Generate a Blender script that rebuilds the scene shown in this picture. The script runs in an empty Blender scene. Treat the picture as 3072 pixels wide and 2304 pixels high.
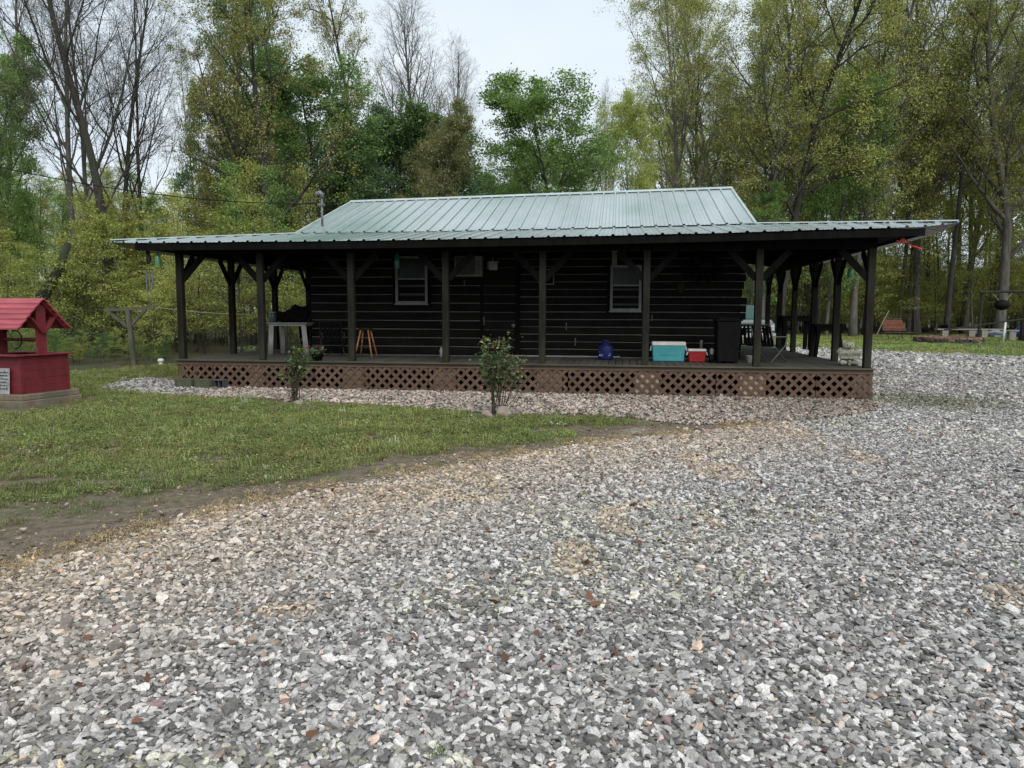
import bpy, bmesh, math, random
import numpy as np
from mathutils import Vector, Matrix
S = bpy.context.scene
COL = S.collection
R = math.radians
# ------------------------------------------------------------------ camera
TH, ROLL, FPX, CH = 0.0950, 0.004, 2200.22, 1.6
cam_d = bpy.data.cameras.new('camera')
cam = bpy.data.objects.new('camera', cam_d); COL.objects.link(cam)
cam_d.sensor_width = 36.0; cam_d.lens = FPX / 3072 * 36.0
cam_d.clip_start = 0.05; cam_d.clip_end = 1500
cam.matrix_world = Matrix.Translation((0, 0, CH)) @ Matrix.Rotation(math.pi/2 - TH, 4, 'X') @ Matrix.Rotation(ROLL, 4, 'Z')
S.camera = cam
# ------------------------------------------------------------------ world and sun
SUN_EL, SUN_AZ = 40.0, 160.0
w = bpy.data.worlds.new('World'); S.world = w; w.use_nodes = True
nt = w.node_tree; nt.nodes.clear()
def wn(t, **k):
    n = nt.nodes.new(t)
    for a, b in k.items(): setattr(n, a, b)
    return n
out = wn('ShaderNodeOutputWorld'); bg = wn('ShaderNodeBackground')
sky = wn('ShaderNodeTexSky', sky_type='NISHITA', sun_disc=False)
sky.sun_elevation = R(SUN_EL); sky.sun_rotation = R(SUN_AZ); sky.air_density = 1.0; sky.dust_density = 3.0
tc = wn('ShaderNodeTexCoord'); mp = wn('ShaderNodeMapping'); mp.inputs['Scale'].default_value = (1.0, 1.0, 2.2)
nz = wn('ShaderNodeTexNoise'); nz.inputs['Scale'].default_value = 2.1; nz.inputs['Detail'].default_value = 4; nz.inputs['Roughness'].default_value = .45
cr = wn('ShaderNodeValToRGB')
cr.color_ramp.elements[0].position = .36; cr.color_ramp.elements[0].color = (5.35, 6.05, 6.7, 1)
cr.color_ramp.elements[1].position = .64; cr.color_ramp.elements[1].color = (6.25, 6.8, 7.2, 1)
mx = wn('ShaderNodeMix', data_type='RGBA'); mx.inputs[0].default_value = .92
nt.links.new(tc.outputs['Generated'], mp.inputs[0]); nt.links.new(mp.outputs[0], nz.inputs['Vector'])
nt.links.new(nz.outputs['Fac'], cr.inputs[0])
nt.links.new(sky.outputs[0], mx.inputs[6]); nt.links.new(cr.outputs[0], mx.inputs[7])
nt.links.new(mx.outputs[2], bg.inputs[0]); bg.inputs[1].default_value = 0.1
nt.links.new(bg.outputs[0], out.inputs[0])
sd = bpy.data.lights.new('sun', 'SUN'); sd.energy = 1.5; sd.angle = R(50); sd.color = (1.0, .97, .92)
sun = bpy.data.objects.new('sun', sd); COL.objects.link(sun)
_el, _az = R(SUN_EL), R(SUN_AZ)
sdir = Vector((math.sin(_az)*math.cos(_el), math.cos(_az)*math.cos(_el), math.sin(_el)))
sun.rotation_euler = sdir.to_track_quat('Z', 'Y').to_euler()
S.view_settings.view_transform = 'Standard'; S.view_settings.look = 'None'
S.view_settings.gamma = 1; S.view_settings.exposure = 0.58; S.view_settings.use_curve_mapping = False
S.render.engine = 'CYCLES'
S.cycles.max_bounces = 8; S.cycles.diffuse_bounces = 5; S.cycles.glossy_bounces = 2
S.cycles.transmission_bounces = 4; S.cycles.transparent_max_bounces = 8
S.cycles.caustics_reflective = False; S.cycles.caustics_refractive = False
# ------------------------------------------------------------------ photo geometry
YAW = 0.141; OX, OY = 6.787, 13.804; HD = 0.614; PT = 2.237   # deck corner, deck height, post height
E_ = np.array([math.cos(YAW), -math.sin(YAW), 0]); D_ = np.array([math.sin(YAW), math.cos(YAW), 0])
O_ = np.array([OX, OY, 0.0]); C_ = np.array([0, 0, CH])
def ray(x, y):
    px, py = x-1536, y-1152; c, s = math.cos(ROLL), math.sin(ROLL)
    a = px*c+py*s; b = -px*s+py*c; c, s = math.cos(TH), math.sin(TH)
    dx, du = a/FPX, -b/FPX
    return np.array([dx, c+du*s, -s+du*c])
def G(x, y, z=0.0):                      # ground point under a pixel
    r = ray(x, y); return C_ + r*((z-CH)/r[2])
def AY(x, y, Y):                         # point at depth Y
    r = ray(x, y); return C_ + r*(Y/r[1])
def WL(x, y, v=2.2):                     # cabin coordinates (u, v, z) on the plane v
    r = ray(x, y); t = (v-(C_-O_)@D_)/(r@D_); P = C_+r*t; q = P-O_
    return np.array([q@E_, v, P[2]])
def B(u, v, z=0.0): return O_ + E_*u + D_*v + np.array([0, 0, z])
# ------------------------------------------------------------------ materials
def lin(c): return tuple(c) + (1,)
MATS = {}
def mat(name, c1, c2=None, scale=8, rough=.8, bump=0.0, bscale=None, detail=6, metal=0, spec=.3, coords='Object', stretch=(1,1,1), contrast=(.35,.65), c3=None, s3=1.2, rnd=0.0):
    m = bpy.data.materials.new(name); m.use_nodes = True; t = m.node_tree; N = t.nodes; L = t.links
    b = N['Principled BSDF']; b.inputs['Roughness'].default_value = rough; b.inputs['Metallic'].default_value = metal
    b.inputs['Specular IOR Level'].default_value = spec
    tcn = N.new('ShaderNodeTexCoord'); mpn = N.new('ShaderNodeMapping'); mpn.inputs['Scale'].default_value = stretch
    L.new(tcn.outputs[coords], mpn.inputs[0])
    col = None
    if c2 is not None:
        n = N.new('ShaderNodeTexNoise'); n.inputs['Scale'].default_value = scale; n.inputs['Detail'].default_value = detail; n.inputs['Roughness'].default_value = .6
        L.new(mpn.outputs[0], n.inputs['Vector'])
        r = N.new('ShaderNodeValToRGB'); r.color_ramp.elements[0].position = contrast[0]; r.color_ramp.elements[1].position = contrast[1]
        r.color_ramp.elements[0].color = lin(c1); r.color_ramp.elements[1].color = lin(c2)
        L.new(n.outputs['Fac'], r.inputs[0]); col = r.outputs[0]
        if c3 is not None:
            n3 = N.new('ShaderNodeTexNoise'); n3.inputs['Scale'].default_value = s3; n3.inputs['Detail'].default_value = 3
            L.new(mpn.outputs[0], n3.inputs['Vector'])
            r3 = N.new('ShaderNodeValToRGB'); r3.color_ramp.elements[0].position = .5; r3.color_ramp.elements[1].position = .68
            L.new(n3.outputs['Fac'], r3.inputs[0])
            x3 = N.new('ShaderNodeMix'); x3.data_type = 'RGBA'; L.new(r3.outputs[0], x3.inputs[0]); L.new(col, x3.inputs[6]); x3.inputs[7].default_value = lin(c3)
            col = x3.outputs[2]
    if rnd:
        oi = N.new('ShaderNodeObjectInfo'); mr = N.new('ShaderNodeMapRange'); mr.inputs[3].default_value = 1-rnd; mr.inputs[4].default_value = 1+rnd
        L.new(oi.outputs['Random'], mr.inputs[0])
        h = N.new('ShaderNodeHueSaturation')
        if col is None: h.inputs['Color'].default_value = lin(c1)
        else: L.new(col, h.inputs['Color'])
        L.new(mr.outputs[0], h.inputs['Value']); col = h.outputs[0]
    if col is None: b.inputs['Base Color'].default_value = lin(c1)
    else: L.new(col, b.inputs['Base Color'])
    if bump:
        n2 = N.new('ShaderNodeTexNoise'); n2.inputs['Scale'].default_value = bscale or scale*3; n2.inputs['Detail'].default_value = 5
        L.new(mpn.outputs[0], n2.inputs['Vector'])
        bp = N.new('ShaderNodeBump'); bp.inputs['Strength'].default_value = bump; bp.inputs['Distance'].default_value = .01
        L.new(n2.outputs['Fac'], bp.inputs['Height']); L.new(bp.outputs[0], b.inputs['Normal'])
    MATS[name] = m; return m
def leafmat(name, c1, c2, c3=None, trans=.45, objvar=.18):
    m = bpy.data.materials.new(name); m.use_nodes = True; t = m.node_tree; N = t.nodes; L = t.links
    N.remove(N['Principled BSDF']); o = N['Material Output']
    at = N.new('ShaderNodeAttribute'); at.attribute_name = 'rnd'
    r = N.new('ShaderNodeValToRGB'); r.color_ramp.elements[0].color = lin(c1); r.color_ramp.elements[1].color = lin(c2)
    if c3: e = r.color_ramp.elements.new(.93); e.color = lin(c2); r.color_ramp.elements[2].position = 1.0; r.color_ramp.elements[2].color = lin(c3)
    L.new(at.outputs['Fac'], r.inputs[0])
    oi = N.new('ShaderNodeObjectInfo'); mr = N.new('ShaderNodeMapRange'); mr.inputs[3].default_value = 1-objvar; mr.inputs[4].default_value = 1+objvar
    L.new(oi.outputs['Random'], mr.inputs[0])
    h = N.new('ShaderNodeHueSaturation'); L.new(r.outputs[0], h.inputs['Color']); L.new(mr.outputs[0], h.inputs['Value'])
    d = N.new('ShaderNodeBsdfDiffuse'); tr = N.new('ShaderNodeBsdfTranslucent'); gl = N.new('ShaderNodeBsdfGlossy'); gl.inputs['Roughness'].default_value = .45
    L.new(h.outputs[0], d.inputs[0]); L.new(h.outputs[0], tr.inputs[0])
    mxs = N.new('ShaderNodeMixShader'); mxs.inputs[0].default_value = trans
    L.new(d.outputs[0], mxs.inputs[1]); L.new(tr.outputs[0], mxs.inputs[2])
    m2 = N.new('ShaderNodeMixShader'); m2.inputs[0].default_value = .035
    L.new(mxs.outputs[0], m2.inputs[1]); L.new(gl.outputs[0], m2.inputs[2]); L.new(m2.outputs[0], o.inputs[0])
    MATS[name] = m; return m
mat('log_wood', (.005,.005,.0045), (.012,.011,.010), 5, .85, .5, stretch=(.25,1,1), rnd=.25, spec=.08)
mat('chinking', (.085,.083,.078), (.125,.122,.115), 20, .9, .3)
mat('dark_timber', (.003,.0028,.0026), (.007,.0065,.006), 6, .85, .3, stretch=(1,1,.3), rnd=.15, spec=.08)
mat('post_wood', (.013,.012,.010), (.027,.026,.021), 8, .8, .4, stretch=(1,1,.15), c3=(.030,.034,.019), s3=2, rnd=.15, spec=.08)
mat('lattice_wood', (.085,.051,.034), (.125,.079,.054), 7, .85, .3, rnd=.12)
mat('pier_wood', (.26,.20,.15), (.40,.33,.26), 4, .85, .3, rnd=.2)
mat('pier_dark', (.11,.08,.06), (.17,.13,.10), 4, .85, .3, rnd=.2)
mat('deck_wood', (.050,.049,.040), (.080,.078,.064), 5, .75, .3, stretch=(2,.3,1), c3=(.06,.068,.045), s3=.7, rnd=.2)
mat('rim_wood', (.06,.05,.036), (.10,.085,.062), 4, .8, .3, stretch=(.3,1,1), c3=(.055,.06,.038), s3=.8)
mat('roof_metal', (.40,.48,.465), (.56,.62,.62), 1.0, .27, .05, bscale=6, spec=.6, metal=.72, stretch=(1,.35,1), c3=(.28,.40,.345), s3=.5, contrast=(.3,.7))
mat('roof_trim', (.30,.38,.36), (.42,.49,.48), 2, .35, 0, spec=.5)
mat('roof_underside', (.20,.20,.19), (.27,.27,.25), 3, .6)
mat('window_frame', (.15,.15,.147), (.20,.20,.195), 9, .6)
mat('glass_dark', (.010,.011,.012), None, rough=.3, spec=.25)
mat('curtain', (.05,.05,.048), (.08,.08,.075), 6, .9)
mat('ac_body', (.17,.165,.155), (.22,.215,.20), 8, .6)
mat('ac_grille', (.035,.035,.035), (.05,.05,.05), 8, .6)
mat('white_plastic', (.55,.55,.53), (.68,.68,.66), 5, .5)
mat('dim_plastic', (.24,.24,.225), (.34,.34,.32), 5, .5)
mat('grey_metal', (.12,.125,.13), (.20,.205,.21), 9, .5, metal=.4)
mat('black_plastic', (.004,.004,.004), (.008,.008,.008), 6, .6, spec=.12)
mat('black_bag', (.003,.003,.003), (.006,.006,.006), 9, .9, .6, spec=.1)
mat('stool_wood', (.30,.13,.05), (.42,.20,.08), 9, .6, stretch=(1,1,.3))
mat('teal_plastic', (.05,.27,.30), (.07,.33,.36), 3, .5)
mat('red_plastic', (.26,.010,.015), (.33,.016,.02), 3, .45)
mat('blue_plastic', (.006,.009,.07), (.012,.018,.11), 5, .5)
mat('cyan_mark', (.25,.35,.55), None, rough=.6)
mat('green_glass', (.07,.22,.09), (.10,.28,.13), 6, .25, spec=.6)
mat('teal_glass', (.03,.17,.14), (.05,.22,.18), 6, .25, spec=.6)
mat('red_feeder', (.6,.05,.04), (.7,.09,.06), 6, .4)
mat('statue_stone', (.27,.27,.21), (.38,.38,.30), 14, .9, .5, c3=(.22,.24,.17), s3=4)
mat('statue_mark', (.05,.05,.04), None, rough=.9)
mat('terracotta', (.33,.18,.13), None, rough=.9)
mat('cinder', (.05,.06,.035), (.095,.10,.065), 18, .95, .6)
mat('cinder_dark', (.05,.05,.055), (.09,.09,.09), 18, .95, .5)
mat('red_paint', (.12,.016,.021), (.17,.025,.031), 6, .6, .3, stretch=(.4,1,1), c3=(.13,.02,.024), s3=2.5, rnd=.08)
mat('red_paint_dark', (.10,.008,.013), (.14,.013,.019), 6, .65, .3)
mat('red_roof', (.27,.045,.06), (.38,.08,.095), 5, .5, .25, stretch=(.3,1,1), rnd=.12)
mat('concrete', (.135,.105,.075), (.22,.18,.135), 5, .95, .4, c3=(.10,.105,.07), s3=2)
mat('slate_sign', (.20,.21,.21), (.36,.37,.36), 9, .9, .3)
mat('dark_mark', (.04,.04,.04), None, rough=.9)
mat('dark_iron', (.012,.012,.012), (.022,.02,.018), 9, .6)
mat('rope', (.2,.18,.13), None, rough=.9)
mat('old_wood', (.055,.058,.037), (.105,.105,.075), 7, .9, .4, stretch=(1,1,.3))
mat('bench_wood', (.12,.045,.028), (.19,.075,.048), 5, .8, .2, rnd=.15)
mat('brick_red', (.13,.085,.062), (.24,.155,.11), 8, .9, .4, rnd=.3)
mat('brick_dark', (.03,.028,.03), (.08,.07,.075), 8, .9, .4, rnd=.3)
mat('bench_stone', (.20,.20,.15), (.30,.295,.23), 7, .9, .3)
mat('blue_tarp', (.03,.07,.30), (.05,.11,.42), 4, .5, .3)
mat('grey_tarp', (.16,.20,.25), (.24,.28,.33), 4, .6, .3)
mat('truck_green', (.012,.05,.042), (.018,.065,.055), 3, .25, spec=.6)
mat('chrome', (.6,.6,.6), None, rough=.2, metal=1)
mat('wind_glass', (.05,.09,.085), None, rough=.15, spec=.2)
mat('rubber', (.012,.012,.012), None, rough=.8)
mat('bark_grey', (.065,.060,.052), (.14,.132,.115), 7, .95, .9, 20, stretch=(1,1,.22), c3=(.075,.085,.055), s3=1.0, rnd=.2)
mat('bark_dark', (.024,.021,.019), (.060,.055,.049), 7, .95, .9, 20, stretch=(1,1,.22), c3=(.04,.045,.03), s3=1.2, rnd=.2)
mat('bark_pale', (.12,.11,.10), (.20,.185,.17), 7, .95, .6, stretch=(1,1,.25))
mat('cane', (.035,.035,.02), (.07,.045,.03), 12, .8)
mat('rock', (.20,.165,.135), (.34,.29,.245), 7, .95, .6, c3=(.12,.09,.07), s3=3)
leafmat('leaf_olive', (.25,.275,.06), (.52,.54,.15), (.58,.57,.21))
leafmat('leaf_green', (.08,.15,.04), (.19,.32,.09), (.26,.38,.13))
leafmat('leaf_bright', (.13,.235,.05), (.27,.42,.11), (.34,.46,.16))
leafmat('leaf_bronze', (.23,.225,.055), (.42,.41,.12), (.45,.46,.15))
leafmat('leaf_bud', (.22,.17,.12), (.36,.31,.22), (.26,.30,.13))
leafmat('leaf_dark', (.05,.105,.045), (.13,.23,.09), (.18,.28,.11))
leafmat('leaf_rose', (.035,.065,.028), (.12,.18,.07), (.36,.10,.05), trans=.25)
leafmat('leaf_fern', (.010,.013,.007), (.022,.027,.014))
leafmat('leaf_yel', (.22,.265,.055), (.42,.47,.12), (.50,.52,.18))
leafmat('leaf_brown', (.15,.155,.055), (.30,.31,.11), (.32,.34,.13))
leafmat('petal', (.22,.02,.06), (.32,.05,.12))
# ------------------------------------------------------------------ mesh helpers
class MB:
    def __init__(s): s.v = []; s.f = []; s.m = []; s.cur = 0
    def add(s, vs, fs):
        o = len(s.v); s.v += [tuple(map(float, p)) for p in vs]; s.f += [tuple(i+o for i in f) for f in fs]; s.m += [s.cur]*len(fs); return s
    def box(s, x0, x1, y0, y1, z0, z1, M=None):
        vs = [(x,y,z) for z in (z0,z1) for y in (y0,y1) for x in (x0,x1)]
        if M is not None: vs = [tuple(M @ Vector(p)) for p in vs]
        return s.add(vs, [(0,2,3,1),(4,5,7,6),(0,1,5,4),(2,6,7,3),(0,4,6,2),(1,3,7,5)])
    def beam(s, a, b, w, h, up=(0,0,1)):
        a, b = Vector(a), Vector(b); d = (b-a).normalized(); up = Vector(up)
        if abs(d.dot(up)) > .97: up = Vector((0,1,0))
        x = d.cross(up).normalized(); y = x.cross(d).normalized()
        vs = [tuple(p + x*(i*w/2) + y*(j*h/2)) for p in (a,b) for j in (-1,1) for i in (-1,1)]
        return s.add(vs, [(0,2,3,1),(4,5,7,6),(0,1,5,4),(2,6,7,3),(0,4,6,2),(1,3,7,5)])
    def tube(s, pts, r, k=8, cap=True):
        pts = [Vector(p) for p in pts]; n = len(pts); rs = r if hasattr(r, '__len__') else [r]*n
        vs = []; prev = None
        for i, p in enumerate(pts):
            d = (pts[min(i+1,n-1)]-pts[max(i-1,0)]).normalized()
            if prev is None: x = d.orthogonal().normalized()
            else: x = (prev - d*prev.dot(d)).normalized()
            prev = x; y = d.cross(x)
            vs += [tuple(p + (x*math.cos(2*math.pi*j/k)+y*math.sin(2*math.pi*j/k))*rs[i]) for j in range(k)]
        fs = [(i*k+j, i*k+(j+1)%k, (i+1)*k+(j+1)%k, (i+1)*k+j) for i in range(n-1) for j in range(k)]
        if cap: fs += [tuple(reversed(range(k))), tuple(range((n-1)*k, n*k))]
        return s.add(vs, fs)
    def lathe(s, prof, c=(0,0,0), k=16, sx=1, sy=1):
        vs = [(c[0]+r*math.cos(2*math.pi*j/k)*sx, c[1]+r*math.sin(2*math.pi*j/k)*sy, c[2]+z) for r, z in prof for j in range(k)]
        n = len(prof)
        fs = [(i*k+j, i*k+(j+1)%k, (i+1)*k+(j+1)%k, (i+1)*k+j) for i in range(n-1) for j in range(k)]
        fs += [tuple(reversed(range(k))), tuple(range((n-1)*k, n*k))]
        return s.add(vs, fs)
    def ell(s, c, r, k=12, n=8, M=None):
        prof = [(max(1e-3,math.sin(math.pi*i/n)), -math.cos(math.pi*i/n)) for i in range(n+1)]
        vs = [Vector((a*math.cos(2*math.pi*j/k)*r[0], a*math.sin(2*math.pi*j/k)*r[1], z*r[2])) for a, z in prof for j in range(k)]
        if M is not None: vs = [M @ p for p in vs]
        vs = [tuple(p+Vector(c)) for p in vs]
        return s.add(vs, [(i*k+j, i*k+(j+1)%k, (i+1)*k+(j+1)%k, (i+1)*k+j) for i in range(n) for j in range(k)])
    def prism(s, poly, y0, y1):            # poly in x,z extruded along y
        n = len(poly); vs = [(x,y0,z) for x,z in poly]+[(x,y1,z) for x,z in poly]
        return s.add(vs, [tuple(range(n)), tuple(reversed(range(n,2*n)))]+[(i,(i+1)%n+0, (i+1)%n+n, i+n)[::-1] for i in range(n)])
    def mesh(s, name, mats, smooth=False, bevel=0):
        me = bpy.data.meshes.new(name); me.from_pydata(s.v, [], s.f)
        for m in (mats if isinstance(mats, (list,tuple)) else [mats]): me.materials.append(MATS[m])
        if isinstance(mats, (list,tuple)): me.polygons.foreach_set('material_index', s.m)
        bm = bmesh.new(); bm.from_mesh(me); bmesh.ops.recalc_face_normals(bm, faces=bm.faces)
        if bevel: bmesh.ops.bevel(bm, geom=list(bm.edges), offset=bevel, segments=1, affect='EDGES')
        bm.to_mesh(me); bm.free()
        if smooth: me.polygons.foreach_set('use_smooth', [True]*len(me.polygons))
        me.update(); return me
    def obj(s, name, mats, parent=None, smooth=False, bevel=0, loc=None):
        return link(name, s.mesh(name, mats, smooth, bevel), parent, loc)
def link(name, me, parent=None, loc=None, rot=None, scale=None):
    o = bpy.data.objects.new(name, me); COL.objects.link(o)
    if parent: o.parent = parent
    if loc is not None: o.location = loc
    if rot is not None: o.rotation_euler = rot
    if scale is not None: o.scale = scale if hasattr(scale,'__len__') else (scale,)*3
    return o
def tag(o, label, cat, group=None):
    o['label'] = label; o['category'] = cat
    if group: o['group'] = group
    return o
def thing(name, label, cat, loc=(0,0,0), rz=0, group=None):
    o = bpy.data.objects.new(name, None); COL.objects.link(o); o.location = loc; o.rotation_euler = (0,0,rz); o.empty_display_size = .1
    return tag(o, label, cat, group)
def struct(o, kind='structure'): o['kind'] = kind; return o
def ctree(root, loc=None, rz=None, label=None):
    r = root.copy(); COL.objects.link(r)
    if loc is not None: r.location = loc
    if rz is not None: r.rotation_euler = (0,0,rz)
    if label: r['label'] = label
    for ch in list(root.children):
        c = ch.copy(); COL.objects.link(c); c.parent = r
        for g in list(ch.children):
            q = g.copy(); COL.objects.link(q); q.parent = c
    return r
def porch(name, label, cat, u, v, z=HD, rz=0, group=None):      # a thing standing in cabin coordinates
    return thing(name, label, cat, tuple(B(u,v,z)), -YAW+rz, group)
def inpoly(P, poly):
    x, y = P[:,0], P[:,1]; ins = np.zeros(len(P), bool); n = len(poly); j = n-1
    for i in range(n):
        xi, yi = poly[i][:2]; xj, yj = poly[j][:2]
        c = ((yi > y) != (yj > y)) & (x < (xj-xi)*(y-yi)/((yj-yi) if abs(yj-yi)>1e-9 else 1e-9)+xi)
        ins ^= c; j = i
    return ins
def vnoise(P, scale, seed=0):            # smooth value noise on the ground plane
    rg = np.random.default_rng(seed); T = rg.random((64,64)); q = P[:,:2]/scale + 1000.5
    i = np.floor(q).astype(int); f = q-i; f = f*f*(3-2*f); a, b = i[:,0]%64, i[:,1]%64; a1, b1 = (a+1)%64, (b+1)%64
    return (T[a,b]*(1-f[:,0])+T[a1,b]*f[:,0])*(1-f[:,1]) + (T[a,b1]*(1-f[:,0])+T[a1,b1]*f[:,0])*f[:,1]
# ------------------------------------------------------------------ ground regions (photo pixels -> ground)
DRIVE_EDGE = [(-500,1850),(0,1722),(278,1650),(555,1560),(833,1500),(1111,1447),(1389,1392),(1667,1345),(1940,1312),(2083,1300),(2278,1271),(2450,1262),(2622,1240)]
drive_edge = [G(x,y)[:2] for x,y in DRIVE_EDGE]
drive = drive_edge + [B(.02,-.2)[:2], B(.02,10.5)[:2], B(-3,11)[:2], G(2200,1036)[:2], G(2352,1040)[:2], G(2659,1056)[:2], G(3072,1072)[:2], G(3500,1090)[:2], (14.0,9.0), (9.0,-4.0), (-6.0,-4.0), (-7,2.2)]
BED_LOW = [(285,1167),(528,1187),(860,1200),(1200,1220),(1460,1240),(1800,1247),(1944,1262),(2083,1277),(2278,1267),(2450,1262),(2622,1240)]
bed_low = [G(x,y)[:2] for x,y in BED_LOW]
bed = bed_low + [B(.02,-.2)[:2], B(.02,.5)[:2], B(-14.1,.5)[:2], B(-14.6,.9)[:2], G(440,1133)[:2], G(350,1149)[:2]]
LAWN_LOW = [(-500,1730),(0,1610),(278,1560),(555,1520),(833,1470),(1111,1405),(1389,1355),(1667,1322),(1930,1278)]
lawn_low = [G(x,y)[:2] for x,y in LAWN_LOW]
lawn = lawn_low + [G(1800,1255)[:2], G(1460,1248)[:2], G(1200,1226)[:2], G(860,1207)[:2], G(528,1193)[:2], G(276,1167)[:2], G(350,1143)[:2], G(436,1131)[:2], G(512,1125)[:2], B(-14.25,1.0)[:2], B(-14.25,13)[:2], (-5,30), (-9.5,24.5), G(400,1104)[:2], G(200,1122)[:2], (-19,18), (-16,8), (-9.5,3.5)]
lawn2 = [G(2200,1037)[:2], G(2352,1041)[:2], G(2659,1057)[:2], G(3072,1073)[:2], G(3500,1091)[:2], (52,55), G(3072,996)[:2], G(2640,995)[:2], G(2200,990)[:2], (3,52), (0,36)]
def smooth_poly(p):
    return [tuple(map(float, q)) for q in p]
def sheet(name, poly, z, m, kind='structure', grid=None):
    from mathutils.geometry import tessellate_polygon
    V = [Vector((x,y,z)) for x,y in smooth_poly(poly)]; F = []
    for a, b_, c_ in tessellate_polygon([V]):
        n_ = (V[b_]-V[a]).cross(V[c_]-V[a]).z
        if abs(n_) > 1e-7: F.append((a,b_,c_) if n_ > 0 else (a,c_,b_))
    me = bpy.data.meshes.new(name); me.from_pydata([tuple(v) for v in V], [], F)
    me.materials.append(MATS[m]); o = link(name, me); struct(o, kind); return o
mat('soil', (.10,.078,.055), (.18,.145,.105), 9, .97, .3, 60, c3=(.21,.18,.14), s3=1.4)
mat('gravel_bed_base', (.05,.045,.038), (.16,.14,.115), 34, .95, .9, 60, contrast=(.4,.6))
mat('gravel_base', (.10,.098,.092), (.30,.295,.28), 30, .95, 1.0, 55, contrast=(.38,.62), c3=(.19,.17,.14), s3=.35)
mat('lawn_base', (.085,.070,.045), (.17,.14,.095), 14, .97, .3, 50, c3=(.075,.082,.035), s3=1.6)
mat('forest_floor', (.035,.033,.017), (.085,.075,.038), 2.2, .97, .8, 20, c3=(.045,.06,.02), s3=.3)
def ragged(poly, i0, i1, a=.12, step=.22, seed=1):
    rg = random.Random(seed); out = list(poly[:i0])
    for p, q in zip(poly[i0:i1], poly[i0+1:i1+1]):
        p, q = np.array(p[:2]), np.array(q[:2]); n = max(1,int(np.linalg.norm(q-p)/step))
        for k in range(n): s = p+(q-p)*k/n; out.append((s[0], s[1]+max(-1.6*a,min(1.6*a,rg.gauss(0,a)))))
    return out + list(poly[i1:])
g = MB().add([(-350,-60,-.004),(350,-60,-.004),(350,500,-.004),(-350,500,-.004)], [(0,1,2,3)]).obj('ground', 'forest_floor'); struct(g)
sheet('soil_strip', [(-30,-8),(12,-8),(12,14),B(1,11)[:2],B(-14.5,11)[:2],(-12,20),(-19,18)], 0.0, 'soil')
sheet('driveway', ragged(drive, 0, len(drive_edge)-1, .07, .2, 2), .004, 'gravel_base')
sheet('planting_bed', bed, .005, 'gravel_bed_base')
sheet('lawn', ragged(lawn, 0, len(lawn_low)-1), .002, 'lawn_base')
sheet('far_lawn', lawn2, .008, 'lawn_base')
# ------------------------------------------------------------------ scattering
def scatter(name, protos, P, sc, rot, col, idx, kind='stuff', parent=None):
    n = len(P); me = bpy.data.meshes.new(name); me.vertices.add(n); me.vertices.foreach_set('co', P.astype(np.float32).ravel())
    for an, ty, d in (('sc','FLOAT_VECTOR',sc), ('rt','FLOAT_VECTOR',rot)):
        me.attributes.new(an, ty, 'POINT').data.foreach_set('vector', d.astype(np.float32).ravel())
    c4 = np.ones((n,4), np.float32); c4[:,:3] = col
    me.attributes.new('col','FLOAT_COLOR','POINT').data.foreach_set('color', c4.ravel())
    me.attributes.new('ix','INT','POINT').data.foreach_set('value', idx.astype(np.int32))
    o = link(name, me, parent); struct(o, kind)
    cl = bpy.data.collections.new(name+'_pieces')
    for i, pm in enumerate(protos):
        cl.objects.link(bpy.data.objects.new('%s_piece_%02d' % (name, i), pm))
    ng = bpy.data.node_groups.new(name+'_scatter', 'GeometryNodeTree')
    ng.interface.new_socket('Geometry', in_out='INPUT', socket_type='NodeSocketGeometry')
    ng.interface.new_socket('Geometry', in_out='OUTPUT', socket_type='NodeSocketGeometry')
    N, L = ng.nodes, ng.links
    gi = N.new('NodeGroupInput'); go = N.new('NodeGroupOutput'); iop = N.new('GeometryNodeInstanceOnPoints')
    ci = N.new('GeometryNodeCollectionInfo'); ci.inputs['Collection'].default_value = cl
    ci.inputs['Separate Children'].default_value = True; ci.inputs['Reset Children'].default_value = True
    def na(nm, ty):
        a = N.new('GeometryNodeInputNamedAttribute'); a.data_type = ty; a.inputs['Name'].default_value = nm
        return [s for s in a.outputs if s.enabled and s.name == 'Attribute'][0]
    L.new(gi.outputs[0], iop.inputs['Points']); L.new(ci.outputs[0], iop.inputs['Instance'])
    iop.inputs['Pick Instance'].default_value = True
    L.new(na('ix','INT'), iop.inputs['Instance Index']); L.new(na('sc','FLOAT_VECTOR'), iop.inputs['Scale'])
    er = N.new('FunctionNodeEulerToRotation'); L.new(na('rt','FLOAT_VECTOR'), er.inputs[0]); L.new(er.outputs[0], iop.inputs['Rotation'])
    L.new(iop.outputs[0], go.inputs[0])
    md = o.modifiers.new('scatter', 'NODES'); md.node_group = ng
    return o
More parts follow.
